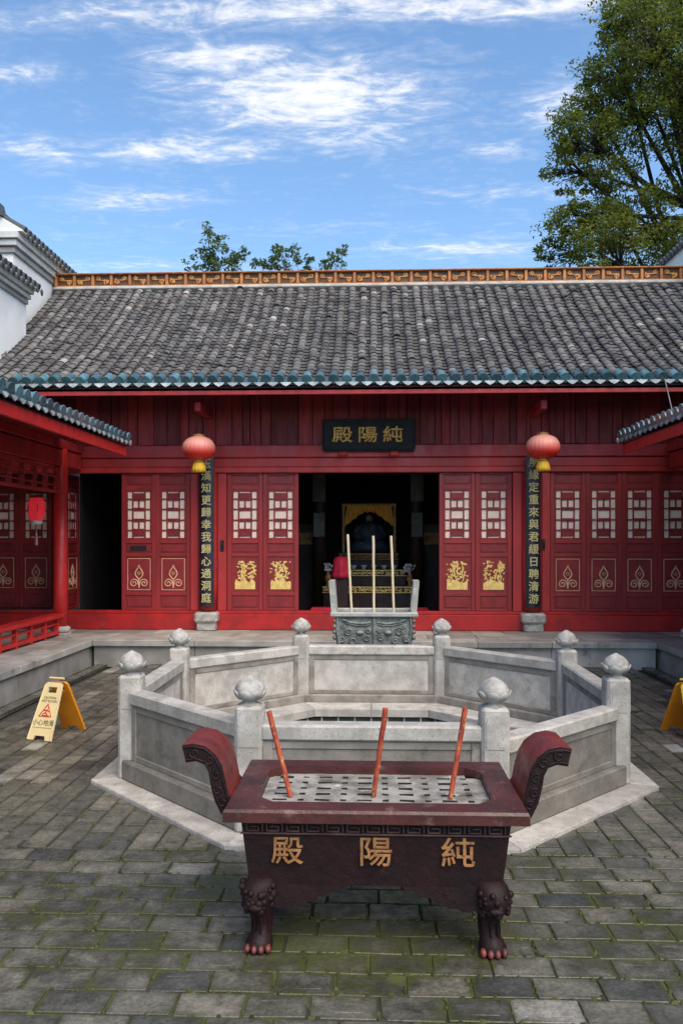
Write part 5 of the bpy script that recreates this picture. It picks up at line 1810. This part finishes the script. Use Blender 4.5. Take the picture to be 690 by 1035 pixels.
def build_interior():
    cx = -.05
    a = thing('altar_table', 'dark stepped altar table with two gilded bands inside the hall', 'altar', (cx, 16.9, .395))
    b = MB()
    b.box(cx - .95, cx + .95, 16.6, 17.1, .40, 1.06, .01); b.box(cx - .80, cx + .80, 17.1, 17.6, .40, 1.40, .01); b.box(cx - .65, cx + .65, 17.6, 18.1, .40, 1.75, .01)
    b.build('steps', 'dark_wood', a)
    for (w, y, z) in ((.97, 16.595, .93), (.82, 17.095, 1.26), (.66, 17.595, 1.60)):
        b = MB(); r = random.Random(int(z * 100))
        b.box(cx - w, cx + w, y - .02, y - .003, z, z + .02, .004); b.box(cx - w, cx + w, y - .02, y - .003, z + .11, z + .135, .004)
        x = -w + .05
        while x < w - .03:
            b.tube([(cx + px, y - .012, pz) for px, pz in spiral(x, z + .065, .038, 1.2, r.uniform(0, 6), 1)], .012, 5)
            if r.random() < .8: b.ball((cx + x + .05, y - .012, z + .065 + r.uniform(-.02, .02)), .024, 7, 5, sc=(1.2, .5, 1))
            x += .105
        b.build('gilded_band', 'gold_pale' if z < 1.5 else 'gold_dull', a)
    # seated figure in a shrine
    s = thing('deity_statue', 'seated dark robed statue under an orange canopy on the altar', 'statue', (cx, 18.4, 1.75))
    b = MB()
    b.loft([((cx, 18.4, 1.76), .42, .26), ((cx, 18.38, 1.86), .44, .28), ((cx, 18.40, 1.98), .38, .24), ((cx, 18.44, 2.10), .27, .18), ((cx, 18.45, 2.28), .25, .16), ((cx, 18.45, 2.38), .20, .13), ((cx, 18.45, 2.42), .08, .08),
            ((cx, 18.44, 2.45), .075, .08), ((cx, 18.44, 2.50), .10, .105), ((cx, 18.44, 2.57), .10, .11), ((cx, 18.44, 2.63), .085, .09), ((cx, 18.44, 2.68), .02, .02)], 18)
    b.tube([(cx - .24, 18.42, 2.33), (cx - .33, 18.3, 2.12), (cx - .12, 18.16, 2.05)], [.07, .075, .055], 10); b.tube([(cx + .24, 18.42, 2.33), (cx + .33, 18.3, 2.12), (cx + .12, 18.16, 2.05)], [.07, .075, .055], 10)
    b.build('robed_body', 'robe', s)
    b = MB(); b.ball((cx, 18.36, 2.53), .075, 12, 8, sc=(.9, .6, 1.2)); b.ball((cx, 18.305, 2.52), .014, 6, 5); b.ball((cx - .03, 18.315, 2.545), .01, 6, 5); b.ball((cx + .03, 18.315, 2.545), .01, 6, 5); b.build('face', 'skin', s)
    b = MB(); b.lathe([(.105, 2.585), (.11, 2.62), (.10, 2.68), (.05, 2.71)], (cx, 18.44, 0), 14); b.box(cx - .16, cx + .16, 18.40, 18.46, 2.63, 2.665, .01); b.build('hat', 'black', s)
    b = MB(); b.tube([(cx, 18.33, 2.46), (cx, 18.28, 2.36), (cx, 18.27, 2.22)], [.035, .03, .006], 8); b.build('beard', 'black', s)
    # canopy: frame and swagged silk
    c = thing('shrine_canopy', 'orange silk canopy swagged over the statue in the dark doorway', 'canopy', (cx, 18.2, .395))
    b = MB()
    for sg in (-1, 1):
        b.box(cx + sg * .58 - .03, cx + sg * .58 + .03, 18.10, 18.16, .40, 2.80, .006)
    b.box(cx - .62, cx + .62, 18.10, 18.16, 2.80, 2.86, .006)
    b.build('frame', 'gold_dull', c)
    b = MB()
    nu, nv = 60, 14
    vs = []
    for i in range(nu + 1):
        u = -1 + 2 * i / nu
        drop = .16 + .34 * max(0, (abs(u) - .22) / .78) ** 1.2
        for j in range(nv + 1):
            v = j / nv
            x = cx + u * (.50 + .10 * v * max(0, abs(u) - .3))
            z = 2.82 - drop * v + .012 * math.sin(u * 26)
            y = 18.05 + .025 * math.sin(u * 34 + v * 2.0) * (.4 + v)
            vs.append((x, y, z))
    b.add(vs, [(i * (nv + 1) + j, (i + 1) * (nv + 1) + j, (i + 1) * (nv + 1) + j + 1, i * (nv + 1) + j + 1) for i in range(nu) for j in range(nv)], 0, True)
    dr = b.build('silk_drape', 'drape', c)
    md = dr.modifiers.new('thickness', 'SOLIDIFY'); md.thickness = .006
    # red cloth-covered stand in front, left
    q = thing('cloth_covered_stand', 'crimson cloth draped over a dark stand in front of the altar', 'stand', (-.60, 15.9, .395))
    b = MB(); b.box(-.74, -.46, 15.78, 16.02, .40, 1.30, .01); b.build('stand', 'dark_wood', q)
    b = MB(); b.lathe([(.20, 1.28), (.19, 1.36), (.16, 1.50), (.165, 1.60), (.12, 1.68), (.03, 1.71)], (-.60, 15.9, 0), 32, mod=lambda a_, j, z: 1 + (.07 * math.sin(a_ * 7) if j < 3 else .02)); b.build('red_cloth', 'cloth_red', q)
    # kneelers
    for i, (x, nm) in enumerate(((-.93, 'left'), (.86, 'right'))):
        k = thing('kneeler', 'low red kneeling cushion just inside the doorway, at its %s jamb' % nm, 'cushion', (x, 15.5, .395), 'red kneelers inside the doorway')
        b = MB(); b.box(x - .26, x + .26, 15.35, 15.65, .40, .56, .01); b.build('base', 'red_low', k)
        b = MB(); b.box(x - .27, x + .27, 15.34, 15.66, .56, .72, .05); b.build('cushion', 'cloth_red', k)
    # offerings on the altar
    for i in range(6):
        x = cx - .55 + i * .22
        b = MB(); b.lathe([(.035, 0), (.03, .015), (.06, .06), (.075, .085), (.06, .08)], (x, 17.3, 1.402), 16)
        tag(b.build('offering_bowl', 'porcelain'), 'small pale offering bowl in the row on the altar step', 'bowl', 'offering bowls on the altar')
    for sg, nm in ((-1, 'left'), (1, 'right')):
        x = cx + sg * .86
        v = thing('altar_vase', 'dull gold vase of pale flowers at the %s end of the altar' % nm, 'vase', (x, 16.85, 1.06), 'altar vases')
        b = MB(); b.lathe([(.05, 0), (.055, .02), (.03, .05), (.075, .14), (.07, .2), (.035, .26), (.05, .29)], (x, 16.85, 1.062), 18); b.build('vase', 'gold_dull', v)
        b = MB(); r = random.Random(70 + sg)
        for k in range(16):
            q = (x + r.uniform(-.12, .12), 16.85 + r.uniform(-.08, .08), 1.42 + r.uniform(-.04, .12))
            b.ball(q, r.uniform(.02, .032), 6, 5); b.tube([(x, 16.85, 1.33), q], .006, 4)
        b.build('bouquet', 'porcelain', v)
        # side shrines and hanging banners on the inner columns
        x = cx + sg * 1.42
        h = thing('side_shrine', 'dark cabinet with a dull gold panel at the %s of the altar' % nm, 'shrine', (x, 18, .395), 'side shrines')
        b = MB(); b.box(x - .38, x + .38, 17.8, 18.3, .40, 2.4, .02); b.build('cabinet', 'dark_wood', h)
        b = MB(); b.box(x - .33, x + .33, 17.775, 17.795, 1.93, 2.20, .006)
        for k in range(5): b.ball((x - .25 + .125 * k, 17.775, 2.06), .05, 8, 6, sc=(1, .4, 1.3))
        b.build('gilded_panel', 'gold_dull', h)
        x = -1.12 if sg < 0 else .98
        h = thing('hanging_banner', 'dusty grey banner board on the %s inner column of the dark hall' % nm, 'banner', (x, 17.12, 2.1), 'banners on the inner columns')
        b = MB(); b.box(x - .14, x + .14, 17.10, 17.13, 2.86, 3.45, .006); b.box(x - .12, x + .12, 17.10, 17.13, 2.10, 2.62, .006); b.build('board', 'banner', h)


build_interior()

# ------------------------------------------------------------------ trees behind the hall


def leaves(mb, rnd, c, rad3, n, size):
    for _ in range(n):
        while True:
            p = Vector((rnd.uniform(-1, 1), rnd.uniform(-1, 1), rnd.uniform(-1, 1)))
            if p.length < 1: break
        p = Vector((c[0] + p.x * rad3[0], c[1] + p.y * rad3[1], c[2] + p.z * rad3[2]))
        s = size * rnd.uniform(.6, 1.3)
        q = Euler((rnd.uniform(-.9, .9), rnd.uniform(-.9, .9), rnd.uniform(0, 6.3))).to_matrix()
        vs = [p + q @ Vector(v) for v in ((-s, 0, 0), (0, -s * .42, -.1 * s), (s, 0, -.12 * s), (0, s * .42, -.1 * s))]
        mb.v += [tuple(v) for v in vs]
        k = len(mb.v) - 4
        mb.f.append((k, k + 1, k + 2, k + 3)); mb.mi.append(0); mb.sm.append(False)
        mb.t.append(min(1, max(0, rnd.gauss(.45, .22))))


def build_tree(name, label, base, fork, clumps, seed, leafsize, per, leafmat, trunk_r, sub=26):
    """clumps: (x, y, z, r). Limbs run from the trunk to each clump; foliage is scattered in small sprays along the twigs."""
    rnd = random.Random(seed)
    g = thing(name, label, 'tree', base)
    t = MB()
    b0 = Vector(base); fk = Vector(fork)
    pts = [b0.lerp(fk, i / 6) + Vector((rnd.uniform(-.1, .1), rnd.uniform(-.1, .1), 0)) * (0 if i in (0,) else trunk_r) for i in range(7)]
    t.tube(pts, [trunk_r * (1.25 - .55 * i / 6) for i in range(7)], 12)
    lf = MB()
    for (x, y, z, r) in clumps:
        c = Vector((x, y, z))
        start = pts[rnd.randint(3, 6)]
        mid = start.lerp(c, .5) + Vector((rnd.uniform(-.4, .4), rnd.uniform(-.4, .4), rnd.uniform(.0, .6))) * min(1, r)
        lr = trunk_r * .28 * min(1.3, .5 + r * .4)
        t.tube([start, start.lerp(mid, .5) + Vector((0, 0, .1)), mid, mid.lerp(c, .55) + Vector((rnd.uniform(-.1, .1), 0, .1)), c], [lr * 1.3, lr * 1.1, lr * .85, lr * .55, lr * .3], 7)
        for _ in range(int(sub * r * r) + 3):
            while True:
                d = Vector((rnd.uniform(-1, 1), rnd.uniform(-1, 1), rnd.uniform(-1, 1)))
                if .25 < d.length < 1: break
            p = c + d * r
            m2 = c.lerp(p, .5) + Vector((rnd.uniform(-.12, .12), rnd.uniform(-.12, .12), rnd.uniform(-.05, .15))) * r
            t.tube([mid.lerp(c, .8), m2, p], [lr * .28, lr * .16, .006], 4, cap=False)
            sr = rnd.uniform(.22, .42) * min(1.2, max(.45, r))
            leaves(lf, rnd, p, (sr, sr, sr * rnd.uniform(.45, .75)), int(per * rnd.uniform(.6, 1.4)), leafsize)
    t.build('trunk', 'bark', g)
    lf.build('crown', leafmat, g)
    return g


big = [(5.75, 22.0, 10.51, 1.09), (6.96, 23.0, 11.44, 1.2), (5.3, 22.9, 10.1, 0.62), (7.6, 22.2, 10.47, 1.27), (6.21, 22.5, 12.97, 1.29), (5.43, 22.4, 12.34, 0.67), (7.38, 22.7, 14.17, 1.55), (6.38, 22.9, 14.35, 1.14),
       (7.65, 21.9, 15.49, 1.58), (8.41, 21.8, 14.07, 1.49), (7.13, 23.0, 15.86, 0.97), (8.75, 22.4, 12.7, 0.6), (6.32, 22.9, 12.1, 0.5), (9.45, 22.4, 15.34, 1.95), (9.88, 22.8, 13.33, 1.98),
       (9.32, 22.1, 10.83, 1.65), (9.18, 23.1, 17.75, 1.72), (7.77, 23.1, 17.88, 1.43), (6.3, 21.8, 9.69, 1.09), (5.45, 21.8, 10.8, 0.5), (6.92, 22.6, 16.58, 0.6), (5.45, 22.3, 13.32, 0.5)]
build_tree('camphor_tree', 'large leafy tree with dark limbs rising behind the right end of the roof', (11.2, 23.8, 0), (10.0, 23.3, 11.0), big, 17, .062, 74, 'leaf_big', .32, sub=28)
build_tree('young_tree', 'tallest of the sparse young trees above the ridge, at their left end', (-4.4, 22, 0), (-4.3, 22, 8.8), [(-4.43, 22, 10.22, 0.44), (-4.21, 22, 9.83, 0.55), (-4.65, 22, 9.84, 0.38), (-4.54, 22, 10.55, 0.22), (-3.76, 22, 9.83, 0.33), (-3.54, 22, 9.99, 0.19), (-4.93, 22, 9.68, 0.25), (-4.3, 22, 9.4, .5)], 5, .062, 26, 'leaf_small', .07, sub=46)
build_tree('young_tree', 'sparse young tree above the ridge, middle one of the three', (-2.2, 22, 0), (-2.2, 22, 8.8), [(-2.38, 22, 9.92, 0.41), (-2.05, 22, 9.97, 0.27), (-2.71, 22, 9.76, 0.27), (-3.07, 22, 9.65, 0.22), (-1.72, 22, 9.69, 0.22), (-2.3, 22, 9.45, .5)], 6, .062, 26, 'leaf_small', .06, sub=46)
build_tree('young_tree', 'smallest of the sparse young trees above the ridge, at their right end', (-.85, 22, 0), (-.85, 22, 8.7), [(-0.96, 22, 9.79, 0.3), (-0.82, 22, 10.04, 0.16), (-1.23, 22, 9.63, 0.22), (-.9, 22, 9.4, .4)], 7, .06, 24, 'leaf_small', .05, sub=46)
